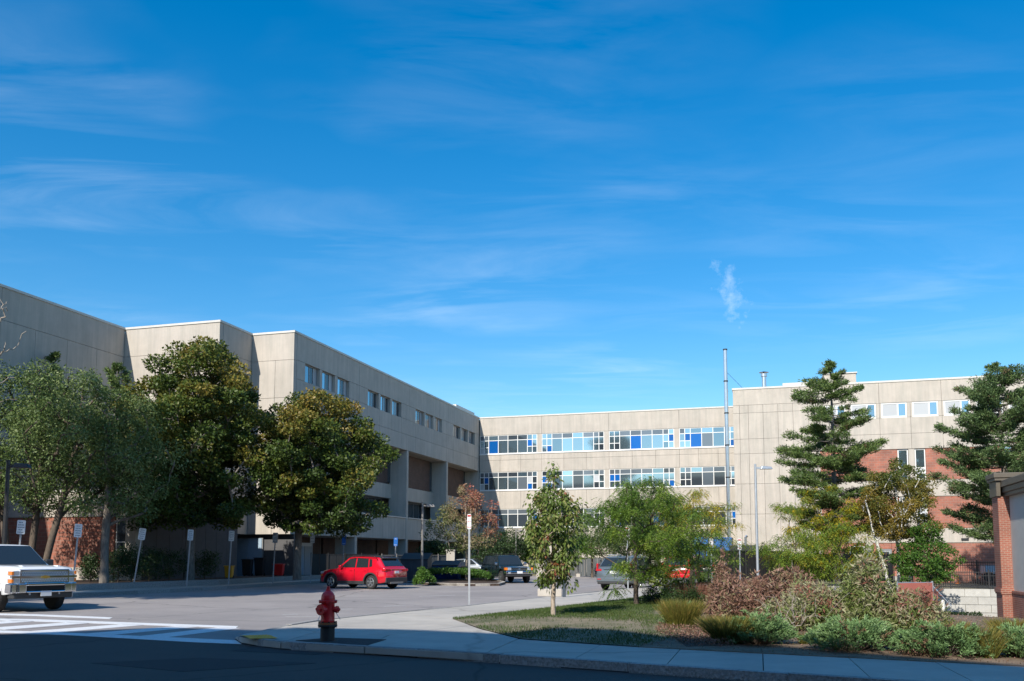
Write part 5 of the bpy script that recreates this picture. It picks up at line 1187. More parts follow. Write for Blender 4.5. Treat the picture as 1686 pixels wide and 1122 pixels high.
def tubes(name, segs, m, parent, n=5):
    b = MB()
    for p0, p1, r0, r1 in segs:
        if (Vector(p1)-Vector(p0)).length < 1e-4: continue
        b.tube(p0, p1, r0, r1, n, cap=False)
    return b.build(name, m, parent, smooth=True)
def skeleton(rng, clumps, h_fork, tr, base=(0, 0, 0), top=.8, wob=.12, up=.35, rtip=.008, lean=(0, 0), kmid=1):
    """trunk plus limbs that reach every clump; pipe-model radii"""
    cz = clumps[:, 2].max(); nodes = []; par = []
    nt_ = 9; zt = cz*top
    for i in range(nt_):
        t = i/(nt_-1); nodes.append([base[0]+lean[0]*t+rng.normal()*wob*t*(t > .1)*.5, base[1]+lean[1]*t+rng.normal()*wob*t*.5, zt*t]); par.append(i-1)
    order = np.argsort(np.hypot(clumps[:, 0]-base[0], clumps[:, 1]-base[1])+.3*clumps[:, 2]); tips = []
    for ci in order:
        c = clumps[ci]; a = np.array(nodes); d = np.linalg.norm(a-c, axis=1); pen = d+np.maximum(0, a[:, 2]-c[2]+up*np.hypot(a[:, 0]-c[0], a[:, 1]-c[1]))*2.2+(a[:, 2] < h_fork)*50
        k = int(np.argmin(pen)); p = a[k]; prev = k
        for q in range(kmid):
            t = (q+1)/(kmid+1); mpt = p*(1-t)+c*t; mpt = mpt+rng.normal(size=3)*.06*d[k]; mpt[2] += .08*d[k]*math.sin(PI*t)
            nodes.append(list(mpt)); par.append(prev); prev = len(nodes)-1
        nodes.append(list(c)); par.append(prev); tips.append(len(nodes)-1)
    cnt = np.zeros(len(nodes))
    for t in tips:
        k = t
        while k >= 0: cnt[k] += 1; k = par[k]
    r = np.maximum(rtip, tr*(cnt/len(tips))**.45)
    for i in range(nt_): r[i] = max(r[i], tr*(1-.75*i/nt_)) if nodes[i][2] <= h_fork*1.05 else r[i]
    r[0] = tr*1.25
    return [(nodes[i], nodes[par[i]], r[i], r[par[i]] if par[i] >= nt_-1 or i < nt_ else min(r[par[i]], r[i]*1.6)) for i in range(len(nodes)) if par[i] >= 0]
def clump_cloud(rng, n, prof, h0, h1, off=(0, 0), lump=.22, inner=.5, spacing=.0, ysc=1.):
    """clump centres filling a crown whose half width at relative height q is prof(q)"""
    out_ = []; ph = rng.uniform(0, 6.28, 6); tries = 0
    while len(out_) < n and tries < n*80:
        tries += 1; q = rng.uniform(0, 1); R_ = prof(q); 
        if rng.uniform(0, 1) > (R_/prof_max(prof))**1.3: continue
        a = rng.uniform(0, 6.283); rr = max(inner*rng.uniform(0, 1), rng.uniform(0, 1)**.45)
        k = 1+lump*(math.sin(2*a+ph[0]+4*q)*.5+math.sin(3*a+ph[1]-6*q)*.5+math.sin(5*a+ph[2]+11*q)*.35)
        p = (off[0]+math.cos(a)*R_*rr*k, off[1]+math.sin(a)*R_*rr*k*ysc, h0+(h1-h0)*q)
        if spacing and any((p[0]-o_[0])**2+(p[1]-o_[1])**2+(p[2]-o_[2])**2 < spacing**2 for o_ in out_): continue
        out_.append(p)
    return np.array(out_)
PM = {}
def prof_max(p):
    if p not in PM: PM[p] = max(p(i/30) for i in range(31))
    return PM[p]
def leafy(rng, C, rad, per, ln, wd, flat=.45, squash=.7, droop=.0, tv=(.5, .35), shell=.35, topw=.0, tmin=0., tcol=None):
    n = len(C)*per; idx = np.repeat(np.arange(len(C)), per); d = unit(rng.normal(size=(n, 3))); rr = rng.uniform(0, 1, n)**shell
    R_ = (rad*rng.uniform(.62, 1.2, len(C)))[idx]; off = d*(rr*R_)[:, None]; off[:, 2] *= squash
    P = C[idx]+off; out_ = unit(off+rng.normal(size=(n, 3))*.35*R_[:, None]); A, B = frame(rng, n, (0, 0, -1), droop, flat)
    A = unit(A+out_*.7)
    ct = rng.uniform(0, 1, len(C)); tint = tmin+ct[idx]*tv[0]+rng.uniform(0, 1, n)*tv[1]
    if tcol is not None: tint = tint+tcol(P)
    return P, A, B, ln*rng.uniform(.65, 1.25, n), wd*rng.uniform(.7, 1.2, n), tint
def tree(name, label, loc, C, rad, per, ln, wd, lm, bm, tr, fork, seed=1, group=None, flat=.45, squash=.7, droop=0., tv=(.5, .35), shell=.35, top=.8, lean=(0, 0), tcol=None, kmid=1, bases=None, cat='tree', tmin=0., rtip=.008, up=.35):
    rng = np.random.default_rng(seed); o = thing(name, label, cat, loc, 0, group)
    if bases is None: segs = skeleton(rng, C, fork, tr, top=top, lean=lean, kmid=kmid, rtip=rtip, up=up)
    else:
        segs = []; bb = np.array([[b[0]+b[2]*.8, b[1]+b[3]*.8] for b in bases]); own = np.argmin(((C[:, None, :2]-bb[None])**2).sum(-1), axis=1)
        for k, b in enumerate(bases):
            if (own == k).sum() > 1: segs += skeleton(rng, C[own == k], fork, tr, base=(b[0], b[1], 0), top=top, lean=(b[2], b[3]), kmid=kmid, rtip=rtip, up=up)
    tubes('trunk', segs, bm, o, 6 if tr > .05 else 4)
    leaves('crown', *leafy(rng, C, rad, per, ln, wd, flat, squash, droop, tv, shell, tcol=tcol, tmin=tmin), lm, o)
    return o
def gz(px, Y): return tz(*XY(px, Y))-.08
def px_tree(px, Y, ytop, ybot, z=0.):
    x, y = XY(px, Y); return (x, y, z), 1.6+(917-ytop)*Y/F-z, 1.6+(917-ybot)*Y/F-z
def W(px, Y): return px*Y/F
# two maples in front of the stepped wing
rng = np.random.default_rng(11)
def mp1(q): return (1-abs(q-.42)**2*1.9)*3.75 if q > .42 else (.62+.38*(q/.42)**.7)*3.75
loc, h1, h0 = px_tree(312, 46.5, 566, 862, .4)
C = clump_cloud(rng, 200, mp1, h0, h1, off=(.2, 0), lump=.5, inner=.5, spacing=.84)
tc_ = lambda h0, h1: (lambda P: .34*np.clip((P[:, 2]-h0)/(h1-h0), 0, 1)-.20)
tree('maple_tree', 'tallest maple left of centre, olive green crown turning golden at the top', loc, C, .76, 400, .165, .14, M['L_maple'], M['barkgrey'], .27, 2.2, 5, 'maples in front of the stepped wing', tcol=tc_(h0, h1), squash=.62, top=.85, kmid=2)
loc, h1, h0 = px_tree(490, 49, 648, 872, .35)
def mp2(q): return (1-abs(q-.4)**2*2.0)*3.6 if q > .4 else (.60+.40*(q/.4)**.7)*3.6
C = clump_cloud(rng, 150, mp2, h0, h1, off=(1.0, 0), lump=.5, inner=.5, spacing=.84)
tree('maple_tree', 'shorter maple beside the first, its right side reaching in front of the long shaded wing', loc, C, .76, 400, .165, .14, M['L_maple'], M['barkgrey'], .22, 2.2, 6, 'maples in front of the stepped wing', tcol=tc_(h0, h1), squash=.62, top=.85, kmid=2)
# grey green trees at the left
loc, h1, h0 = px_tree(52, 41, 606, 836, .4)
def sp1(q): return (1-abs(q-.45)**2*1.7)*4.0 if q > .45 else (.7+.3*(q/.45))*4.0
C = clump_cloud(rng, 150, sp1, h0, h1, off=(.2, 0), lump=.45, inner=.6, spacing=.6, ysc=.55)
tree('silver_leaved_tree', 'broad grey green many stemmed tree at the left edge behind the pickup', loc, C, .8, 270, .14, .07, M['L_silver'], M['bark'], .16, 1.8, 7, 'grey green trees at the left', flat=.2, squash=.8, droop=.3, tv=(.35, .55), bases=[(-.9, 0, -1.2, 0), (-.2, .2, .3, .3), (.5, -.1, 1.6, .2)], kmid=2)
loc, h1, h0 = px_tree(173, 41.3, 648, 845, .4)
def sp2(q): return (1-abs(q-.4)**2*1.8)*2.6 if q > .4 else (.7+.3*(q/.4))*2.6
C = clump_cloud(rng, 80, sp2, h0, h1, off=(.4, 0), lump=.35, inner=.6, spacing=.45, ysc=.6)
tree('silver_leaved_tree', 'grey green tree on a single pale trunk in front of the brick wall', loc, C, .75, 250, .14, .065, M['L_silver'], M['barkgrey'], .19, 2.6, 8, 'grey green trees at the left', flat=.2, squash=.8, droop=.35, tv=(.35, .55), kmid=2)
# young street tree with hanging leaves
loc, h1, h0 = px_tree(911, 21.6, 742, 958, H1)
def pr1(q): return .40+.34*q/.35 if q < .35 else (.74 if q < .58 else (.66*(1-(q-.58)/.17)+.07 if q < .75 else .07))
C = clump_cloud(rng, 130, pr1, h0, h1, lump=.2, inner=.3, spacing=.1)
tree('young_pear_tree', 'slender young street tree with drooping green leaves and a thin top on the lawn corner', loc, C, .19, 44, .115, .06, M['L_pear'], M['barkpale'], .055, .9, 9, flat=.1, squash=1.2, droop=.7, tv=(.5, .5), top=.97, up=.9, rtip=.005)
# honey locusts
def plume(rng, C, rad, fr, per, ln, wd, tcol=None, tv=(.35, .45)):
    """hanging feathery leaves: rows of little leaflets along drooping stalks"""
    n = len(C)*fr; idx = np.repeat(np.arange(len(C)), fr); d = unit(rng.normal(size=(n, 3))); P0 = C[idx]+d*(rng.uniform(.1, 1, n)*rad)[:, None]*np.array([1, 1, .55])
    D = unit(d*np.array([1, 1, .2])+np.array([0, 0, -.55])+rng.normal(size=(n, 3))*.25); ll = rng.uniform(.14, .24, n)
    t = np.linspace(0, 1, per); Pn = P0[:, None, :]+D[:, None, :]*(ll[:, None]*t[None])[:, :, None]; Pn = Pn.copy(); Pn[:, :, 2] -= (.09*t**2)[None]
    P = Pn.reshape(-1, 3); m_ = len(P); side = unit(np.cross(D, np.array([0, 0, 1.]))); sg = np.tile(np.where(np.arange(per) % 2 == 0, 1, -1), n)[:, None]
    A = unit(np.repeat(side, per, 0)*sg+np.repeat(D, per, 0)*.5+rng.normal(size=(m_, 3))*.25+np.array([0, 0, -.25])); B = unit(np.cross(A, rng.normal(size=(m_, 3))*.4+np.array([0, 0, 1.])))
    ct = rng.uniform(0, 1, len(C)); tint = (ct[idx]*tv[0]).repeat(per)+np.repeat(rng.uniform(0, 1, n), per)*tv[1]+rng.uniform(-.05, .05, m_)
    if tcol: tint = tint+tcol(P)
    return P, A, B, ln*rng.uniform(.7, 1.2, m_), wd*rng.uniform(.8, 1.2, m_), tint
def locust(label, px, Y, ytop, ybot, C, rad, fr, tr, seed, group, ztop=.9, bases=None, z=H1, tcol=None, fork=.5, ln=.045, wd=.02, per=12):
    rng = np.random.default_rng(seed); x, y = XY(px, Y); o = thing('honey_locust', label, 'tree', (x, y, z), 0, group)
    segs = skeleton(rng, C, fork, tr, top=ztop, kmid=2, rtip=.006, up=.15)
    tubes('trunk', segs, M['bark'], o, 5); leaves('crown', *plume(rng, C, rad, fr, per, ln, wd, tcol), M['L_locust'], o); return o
gl_ = 'honey locusts on the lawn side'
def hl1(q): return 2.05*(1-abs(q-.35)**2*1.5) if q > .35 else 2.05*(.55+.45*q/.35)
loc, h1, h0 = px_tree(1047, 26.5, 792, 950, H1)
C = clump_cloud(rng, 105, hl1, h0, h1, off=(.2, 0), lump=.35, inner=.7, spacing=.3)
C = C[~((C[:, 0] < -.45) & (C[:, 2] < 1.75))]
C = np.vstack([C, [(-.6, .2, .5), (1.3, -.3, .8), (1.5, .1, .55), (.9, .2, .6), (2.1, 0, .75)]])
locust('feathery green honey locust on the lawn with low forking stems', 1047, 26.5, 0, 0, C, .36, 50, .075, 21, gl_, ln=.06, wd=.028)
def hl2(q): return 2.3*(1-abs(q-.4)**2*1.6) if q > .4 else 2.3*(.6+.4*q/.4)
loc, h1, h0 = px_tree(1138, 40, 808, 950, H1)
C = clump_cloud(rng, 90, hl2, h0, h1, off=(.0, 0), lump=.3, inner=.7, spacing=.4)
locust('yellowing honey locust behind the first, in front of the blue container', 1138, 40, 0, 0, C, .48, 44, .09, 22, gl_, tcol=lambda P: .45*np.clip((P[:, 2]-1.2)/2, 0, 1), fork=.9, ln=.06, wd=.03)
for i, (px, Y, yt, yb, wpx, lab, ty) in enumerate(((1310, 52, 872, 950, 62, 'low yellow locust left of the pine trunk behind the brown shrubs', .2), (1385, 50, 862, 950, 60, 'yellow green locust under the big pine behind the shrubs', .3), (1345, 58, 800, 900, 70, 'taller yellowing locust in front of the pine trunk', .35), (1085, 62, 800, 905, 55, 'green locust deeper in the lot behind the first locust', -.1))):
    zb_ = gz(px, Y); loc, h1, h0 = px_tree(px, Y, yt, yb, zb_); wv = W(wpx, Y)
    f = (lambda wv: (lambda q: wv*(1-abs(q-.4)**2*1.6) if q > .4 else wv*(.7+.3*q/.4)))(wv)
    C = clump_cloud(rng, 70, f, h0, h1, lump=.3, inner=.7, spacing=.35)
    locust(lab, px, Y, 0, 0, C, .55, 40, .08, 30+i, 'background locust trees', z=zb_, tcol=(lambda ty: (lambda P: ty))(ty), fork=.6, ln=.085, wd=.045, per=9)
# turning young tree on the island
loc, h1, h0 = px_tree(768, 58, 800, 905, .12)
def rt(q): return 2.2*(1-abs(q-.35)**2*2.0) if q > .35 else 2.2*(.7+.3*q/.35)
C = clump_cloud(rng, 95, rt, h0, h1, lump=.4, inner=.5, spacing=.35)
tree('turning_tree', 'young tree on the island with leaves turning from pale green to salmon red', loc, C, .38, 80, .15, .09, M['L_redtree'], M['barkpale'], .08, 1.6, 12, flat=.2, squash=.9, droop=.2, tv=(.25, .25), tcol=lambda P: .12+.28*np.clip((P[:, 0])/2.2, -1, 1)+.35*np.clip((P[:, 2]-2.5)/3., 0, 1), top=.9)
# birch and green maple at the right
loc, h1, h0 = px_tree(1478, 56, 752, 885, gz(1478, 56))
def bi(q): return 2.5*(1-abs(q-.3)**2*1.75) if q > .3 else 2.5*(.75+.25*q/.3)
C = clump_cloud(rng, 130, bi, h0, h1, off=(.1, 0), lump=.35, inner=.7, spacing=.35)
tree('birch_tree', 'white stemmed birch with golden olive leaves in front of the red block wall', loc, C, .52, 210, .12, .09, M['L_birch'], M['birch'], .10, 1.0, 13, flat=.2, squash=.7, droop=.3, tv=(.4, .35), bases=[(-.3, 0, -1.6, 0), (.1, .2, .2, .2), (.4, 0, 1.3, 0)], tcol=lambda P: .25-.3*np.clip((P[:, 2]-6.5)/2, 0, 1), kmid=2, rtip=.006)
loc, h1, h0 = px_tree(1522, 54, 866, 955, gz(1522, 54))
def gm(q): return 1.75*(1-abs(q-.3)**2*1.7) if q > .3 else 1.75*(.8+.2*q/.3)
C = clump_cloud(rng, 75, gm, h0, h1, lump=.35, inner=.7, spacing=.32)
tree('green_maple', 'bright green bushy maple beside the iron fence', loc, C, .42, 130, .13, .11, M['L_green'], M['bark'], .07, .5, 14, flat=.4, squash=.65, tv=(.45, .5))
# background trees and shrubs against the far wing
gb = 'shrubs and small trees along the far wing'
for i, (px, Y, yt, yb, wpx, lab, lm) in enumerate(((832, 76, 873, 915, 38, 'round green shrub tree right behind the black SUV', 'L_dark'), (872, 78, 884, 925, 30, 'lighter green shrub between black SUV and young street tree', 'L_green'), (975, 70, 852, 915, 48, 'grey green small tree in front of the far wing behind the lamp post', 'L_silver'),
        (1035, 74, 835, 915, 45, 'dense green tree behind the first honey locust', 'L_dark'), (795, 74, 880, 925, 30, 'dark shrub behind the silver sedan', 'L_dark'), (716, 76, 893, 918, 20, 'dark round shrub behind the screened fence', 'L_dark'), (1125, 72, 845, 915, 40, 'dark green tree behind the yellowing honey locust', 'L_dark'))):
    loc, h1, h0 = px_tree(px, Y, yt, yb, -.1); wv = W(wpx, Y); h0 = max(.3, h0)
    f = (lambda wv: (lambda q: wv*(1-abs(q-.35)**2*1.7) if q > .35 else wv*(.8+.2*q/.35)))(wv)
    C = clump_cloud(rng, 60, f, h0, h1, lump=.3, inner=.8, spacing=.35)
    tree('small_tree' if wpx > 30 else 'shrub', lab, loc, C, .6, 110, .14, .10, M[lm], M['bark'], .09, .4, 50+i, gb, tv=(.45, .5), cat='tree' if wpx > 30 else 'shrub')
# dark shrubs in front of the brick vestibule and the recess
gh = 'dark shrubs in the mulch bed'
for i, (px, Y, yt, wpx, lab) in enumerate(((196, 42.5, 906, 17, 'leafy shrub at the foot of the single pale trunk'), (218, 42.8, 900, 17, 'leafy shrub under the brick corner window'), (247, 44.6, 903, 20, 'dark shrub just right of the brick corner'), (280, 45.4, 905, 22, 'dark shrub left of the taller maple trunk'), (338, 48, 909, 20, 'dark shrub right of the taller maple trunk'), (150, 42.5, 915, 12, 'small shrub in front of the red block wall'))):
    loc, h1, h0 = px_tree(px, Y, yt, 945, .4); wv = W(wpx, Y)
    f = (lambda wv: (lambda q: wv*(1-abs(q-.5)**2*1.6)))(wv)
    C = clump_cloud(rng, 34, f, .25, h1, lump=.3, inner=.8, spacing=.2)
    tree('shrub', lab, loc, C, .34, 70, .09, .055, M['L_dark'], M['bark'], .03, .1, 70+i, gh, tv=(.45, .5), cat='shrub')
# ------------------------------------------------------------------ pines
def pine(label, px, Y, ytop, z, tr, halfw, base_frac, seed, lm, whorls=17, per=210, nl=.20, dense=1., trunk_px=None, jag=.35, upt=.12, group='tall pines in front of the right wing', prof=None, padw=.55, taper_top=.12):
    rng = np.random.default_rng(seed); x, y = XY(px, Y); h = 1.6+(917-ytop)*Y/F-z; o = thing('pine_tree', label, 'tree', (x, y, z), 0, group)
    segs = []; lean = rng.normal(size=2)*.15
    for i in range(12): segs.append(((lean[0]*(i+1)/12, lean[1]*(i+1)/12, h*(i+1)/12*.985), (lean[0]*i/12, lean[1]*i/12, h*i/12), tr*(1-.9*(i+1)/12), tr*(1-.9*i/12)))
    Cs = []; Ds = []; Rs = []
    for k in range(whorls):
        q = k/(whorls-1); zc = h*(base_frac+(1-base_frac)*q**.92*.97); L0 = halfw*(prof(q) if prof else max(0, 1-q)**.75*.92+.08)
        nb = rng.integers(4, 7) if q < .9 else 4
        for b in range(nb):
            a = 2*PI*b/nb+rng.uniform(-.5, .5)+k*1.1; Lb = L0*rng.uniform(1-jag*1.3, 1.12); d = np.array([math.cos(a), math.sin(a), 0]); zb = zc+rng.uniform(-.45, .45)*(1 if q < .9 else .4)
            pts = []
            for j in range(7):
                t = j/6; pts.append(np.array([lean[0]*zb/h, lean[1]*zb/h, 0])+d*Lb*t+np.array([0, 0, zb+Lb*(upt*t*t*1.6-.10*t)])+rng.normal(size=3)*.05*t)
            for j in range(6): segs.append((tuple(pts[j+1]), tuple(pts[j]), max(.008, tr*.22*(1-(j+1)/6.5)*(Lb/halfw)**.5), max(.01, tr*.22*(1-j/6.5)*(Lb/halfw)**.5)))
            npad = max(3, int(Lb*4.6*dense))
            for j in range(npad):
                if rng.uniform() < .22: continue
                t = 1-(j/npad)**1.15*(.68 if q < .8 else .9); i0 = min(5, int(t*6)); p = pts[i0]+(pts[i0+1]-pts[i0])*(t*6-i0)
                wdt = padw*min(1, Lb/2.2)*math.sqrt(max(.05, 1-abs(t-.72)**1.3*1.6)); sv = np.array([-d[1], d[0], 0])
                for s_ in (-1, 0, 1):
                    Cs.append(p+sv*s_*wdt*rng.uniform(.4, 1.1)+np.array([0, 0, rng.uniform(-.03, .14)])); Ds.append(d+sv*s_*.8+np.array([0, 0, .5])); Rs.append((.17+.17*min(1, Lb/3))*rng.uniform(.6, 1.3))
    Cs = np.array(Cs); Ds = unit(np.array(Ds)); Rs = np.array(Rs); per = int(per)
    n = len(Cs)*per//10; idx = rng.integers(0, len(Cs), n)
    P = Cs[idx]+unit(rng.normal(size=(n, 3)))*(Rs[idx]*rng.uniform(0, 1, n)**.5)[:, None]*np.array([1, 1, .75])
    A = unit(Ds[idx]*.75+rng.normal(size=(n, 3))*.55+np.array([0, 0, .15])); B = unit(np.cross(A, rng.normal(size=(n, 3))))
    ct = rng.uniform(0, 1, len(Cs)); tint = ct[idx]*.35+rng.uniform(0, 1, n)*.5; brown = rng.uniform(0, 1, len(Cs)) < .035; tint = np.where(brown[idx], .97+rng.uniform(-.02, .03, n), tint)
    tubes('trunk', segs, M['barkgrey'], o, 5); leaves('crown', P, A, B, nl*rng.uniform(.7, 1.2, n), .055*rng.uniform(.7, 1.3, n), tint, M[lm], o)
    print('pine', len(Cs), n)
    return o
pp1 = lambda q: (.62+.38*q/.25 if q < .25 else (1-.28*(q-.25)/.45 if q < .7 else .72*max(0, 1-(q-.7)/.3)**.75+.08))
pine('tall layered white pine standing before the beige end of the right wing', 1378, 60, 590, gz(1378, 60), .30, 4.3, .20, 91, 'L_pine', whorls=23, per=330, jag=.6, prof=pp1, nl=.22)
pp2 = lambda q: (.7+.3*q/.3 if q < .3 else (1-.25*(q-.3)/.4 if q < .7 else .75*max(0, 1-(q-.7)/.3)**.6+.12))
pine('broad dark pine rising at the right edge behind the stucco building', 1664, 58, 598, gz(1664, 58), .32, 4.3, .22, 92, 'L_pineb', whorls=25, per=330, jag=.45, prof=pp2, upt=.2, nl=.22, dense=1.1)
pine('small pine top showing above the grey green tree at the left', 72, 51, 582, .35, .16, 1.5, .5, 93, 'L_pine', whorls=10, per=200, jag=.3, upt=.4, group='small pines behind the grey green trees')
pine('small pine between the grey green trees and the tallest maple', 176, 51.5, 598, .35, .18, 2.3, .45, 94, 'L_pine', whorls=10, per=220, jag=.3, upt=.45, group='small pines behind the grey green trees')
# leafless pale branches at the left edge
rng = np.random.default_rng(5)
x, y = XY(-28, 40); o = thing('dead_tree', 'bare pale branches of a dead tree at the upper left edge', 'tree', (x, y, .1))
C = np.array([(rng.uniform(-1.8, 1.05), rng.uniform(-1, 1), rng.uniform(8.6, 13.2)) for _ in range(60)])
tubes('trunk', skeleton(rng, C, 7.5, .11, top=.85, kmid=3, rtip=.010, up=.6), M['twig'], o, 4)

# ------------------------------------------------------------------ shrubs, junipers and grasses in the bed
def bush(label, px, Y, w_px, h_m, n_cl, per, ln, wd, lm, seed, group, cat='shrub', name='shrub', depth=1., tmin=0., tv=(.6, .3), twig='bark', off=0, tcol=None, shape=.5):
    x, y = XY(px, Y); wv = W(w_px, Y)/2; rng = np.random.default_rng(seed); C = []
    ph = rng.uniform(0, 6, 4)
    for _ in range(n_cl):
        a = rng.uniform(0, 6.28); rr = rng.uniform(0, 1)**.55; cx_, cy_ = math.cos(a)*rr, math.sin(a)*rr
        ht = h_m*(.95-.7*rr**2.4)*(1+.26*math.sin(5*cx_+ph[0])+.2*math.sin(9*cx_+ph[1])); C.append((cx_*wv, cy_*depth, ht*rng.uniform(.2, 1)**shape*(1+(.28*rng.uniform(0, 1) if rng.uniform() < .22 else 0))))
    C = np.array(C); return tree(name, label, (x, y, H1), C, .15, per, ln, wd, M[lm], M[twig], .028, .02, seed, group, flat=.1, squash=1.15, droop=.0, tv=tv, cat=cat, tmin=tmin, top=.35, tcol=tcol or ((lambda P: .34*np.clip(P[:, 2]/h_m-.45, -.5, .6)) if lm == 'L_vib' else None), kmid=2, rtip=.005)
gv = 'large flowering shrubs in the planting bed'
bush('large brown red shrub with withered leaves left of the bed centre', 1262, 20.5, 190, 1.08, 330, 46, .12, .034, 'L_brown', 101, gv, depth=1.3)
bush('grey green and rust coloured shrub at the middle of the bed', 1330, 18.6, 150, .82, 230, 50, .11, .032, 'L_vib', 102, gv, depth=1., tmin=.2)
bush('tallest seed headed shrub of the bed below the birch', 1425, 18.4, 175, 1.02, 320, 50, .12, .032, 'L_vib', 103, gv, depth=1.2)
bush('low rusty green shrub at the right end of the big shrubs', 1500, 17.4, 100, .72, 160, 50, .11, .03, 'L_vib', 104, gv, depth=.8, tmin=.15)
bush('upright brown shrub at the back left of the bed', 1205, 24, 85, 1.15, 130, 45, .11, .032, 'L_brown', 105, gv, depth=.8)
bush('small dark green shrub between lawn and bed behind the grasses', 1128, 25.5, 70, .62, 80, 60, .06, .03, 'L_dark', 106, 'small shrubs at the bed edge', depth=.6)
bush('low green shrub right of the honey locust trunk', 1082, 28, 50, .5, 50, 60, .06, .03, 'L_dark', 107, 'small shrubs at the bed edge', depth=.5)
bush('little shrub below the parked red car', 1105, 31, 30, .5, 30, 60, .06, .03, 'L_vib', 108, 'small shrubs at the bed edge', depth=.4)
x, y = G(1306, 1050, H1); o = thing('bare_shrub', 'leafless pale twiggy shrub between the two big shrubs', 'shrub', (x, y, H1)); rng = np.random.default_rng(77)
C = np.array([(rng.normal()*.28, rng.normal()*.2, rng.uniform(.3, .85)) for _ in range(90)]); tubes('branches', skeleton(rng, C, .03, .018, top=.4, kmid=2, rtip=.0035, up=.9), M['twig'], o, 4)
def juniper(label, px, py, w_px, h_m, depth, seed, n=9000):
    x, y = G(px, py, H1); y += depth*.8; x = (px-843)/F*y; rng = np.random.default_rng(seed); wv = W(w_px, y)/2; o = thing('juniper', label, 'shrub', (x, y, H1), 0, 'spreading junipers at the front of the bed')
    nb = 170; a = rng.uniform(0, 6.283, nb); rr = rng.uniform(.05, 1, nb)**.6; C = np.stack([np.cos(a)*rr*wv*.93, np.sin(a)*rr*depth*.9, h_m*(1-.8*rr**2)*(.55+.45*rng.uniform(0, 1, nb))+.03], 1)
    D = unit(np.stack([np.cos(a), np.sin(a)*.9, .35+.5*(1-rr)], 1)+rng.normal(size=(nb, 3))*.25)
    idx = rng.integers(0, nb, n); t = rng.uniform(0, 1, n); P = C[idx]+D[idx]*(t*.30-.12)[:, None]+rng.normal(size=(n, 3))*np.array([.035, .035, .02])*(1.25-t)[:, None]
    P[:, 2] = np.maximum(P[:, 2], .01); A = unit(D[idx]+rng.normal(size=(n, 3))*.5+np.array([0, 0, .25])); B = unit(np.cross(A, rng.normal(size=(n, 3))))
    tint = rng.uniform(0, .35, nb)[idx]+.4*t+rng.uniform(0, .2, n); tint = np.where((rng.uniform(0, 1, nb) < .06)[idx], 1, np.minimum(tint, .9))
    tubes('branches', [(tuple(c), (c[0]*.3, c[1]*.3, .0), .004, .008) for c in C], M['bark'], o, 4)
    leaves('foliage', P, A, B, .055*rng.uniform(.7, 1.3, n), .016, tint, M['L_juniper'], o)
juniper('broad bluish green juniper in front of the tallest shrub', 1400, 1077, 150, .42, .62, 201, 15000)
juniper('long spreading juniper right of centre beside the sidewalk', 1545, 1086, 150, .40, .62, 202, 15000)
juniper('juniper in front of the brown shrub, left of the bare patch', 1245, 1066, 100, .45, .7, 203, 11000)
juniper('juniper reaching over the sidewalk at the right edge', 1672, 1088, 80, .40, .5, 204, 8000)
juniper('small juniper on the left of the yellow grass', 1118, 1034, 46, .4, .5, 205, 6000)
def grass(label, px, py, w_px, h_m, n_, seed, lm='L_grass', depth=None, group='ornamental grass clumps', spread=.5, name='ornamental_grass'):
    x, y = G(px, py, H1); wv = W(w_px, y)/2; n = int(n_*1.7); spread *= .55; depth = depth or wv; y += depth*.6; x = (px-843)/F*y; rng = np.random.default_rng(seed); o = thing(name, label, 'grass clump', (x, y, H1), 0, group)
    a = rng.uniform(0, 6.283, n); rr = rng.uniform(0, 1, n)**.5; B0 = np.stack([np.cos(a)*rr*wv*.62, np.sin(a)*rr*depth*.7, np.zeros(n)], 1); D = unit(np.stack([np.cos(a)*rr*spread+rng.normal(size=n)*.16, np.sin(a)*rr*spread+rng.normal(size=n)*.16, np.ones(n)], 1))
    hh_ = h_m*rng.uniform(.55, 1.1, n); out_ = unit(D*np.array([1, 1, 0])+1e-6); ps = [B0]
    for k in range(1, 4):
        t = k/3; ps.append(B0+D*(hh_*t)[:, None]+out_*(hh_*spread*.55*t*t)[:, None]-np.array([0, 0, 1])*(hh_*spread*.25*t*t)[:, None])
    P = np.concatenate([ps[0], ps[1], ps[2]]); Q = np.concatenate([ps[1], ps[2], ps[3]]); A = unit(Q-P); ln = np.linalg.norm(Q-P, axis=1)*1.12; sd = unit(np.cross(A, np.tile(rng.normal(size=(n, 3)), (3, 1))))
    tint = np.tile(rng.uniform(0, .75, n), 3)+np.repeat([0, .08, .2], n)
    leaves('blades', P, A, sd, ln, .0075, tint, M[lm], o)
    return o
grass('yellow green ornamental grass clump at the left of the bed', 1120, 1036, 70, .62, 1300, 301); grass('golden arching grass clump in front of the brown shrub', 1195, 1062, 68, .52, 1300, 302, spread=.8)
grass('thin golden grass clump between the two right junipers', 1598, 1082, 55, .5, 900, 303, spread=.8); grass('green grass clump at the right edge by the brick pilaster', 1662, 1066, 60, .48, 900, 304, spread=.6)
grass('yellow grass behind the first clump at the back of the bed', 1160, 1000, 60, .6, 900, 305, spread=.6)
grass('reddish upright grass left of the brown shrub', 1140, 1004, 90, .75, 1100, 306, 'L_redgrass', spread=.25, group='reddish grass clumps'); grass('reddish upright grass at the back corner of the bed', 1185, 998, 60, .7, 700, 307, 'L_redgrass', spread=.25, group='reddish grass clumps')
grass('thin dry grass tuft on the bare soil before the driveway', 1570, 1060, 30, .4, 250, 308, spread=.5)
rngw = random.Random(9)
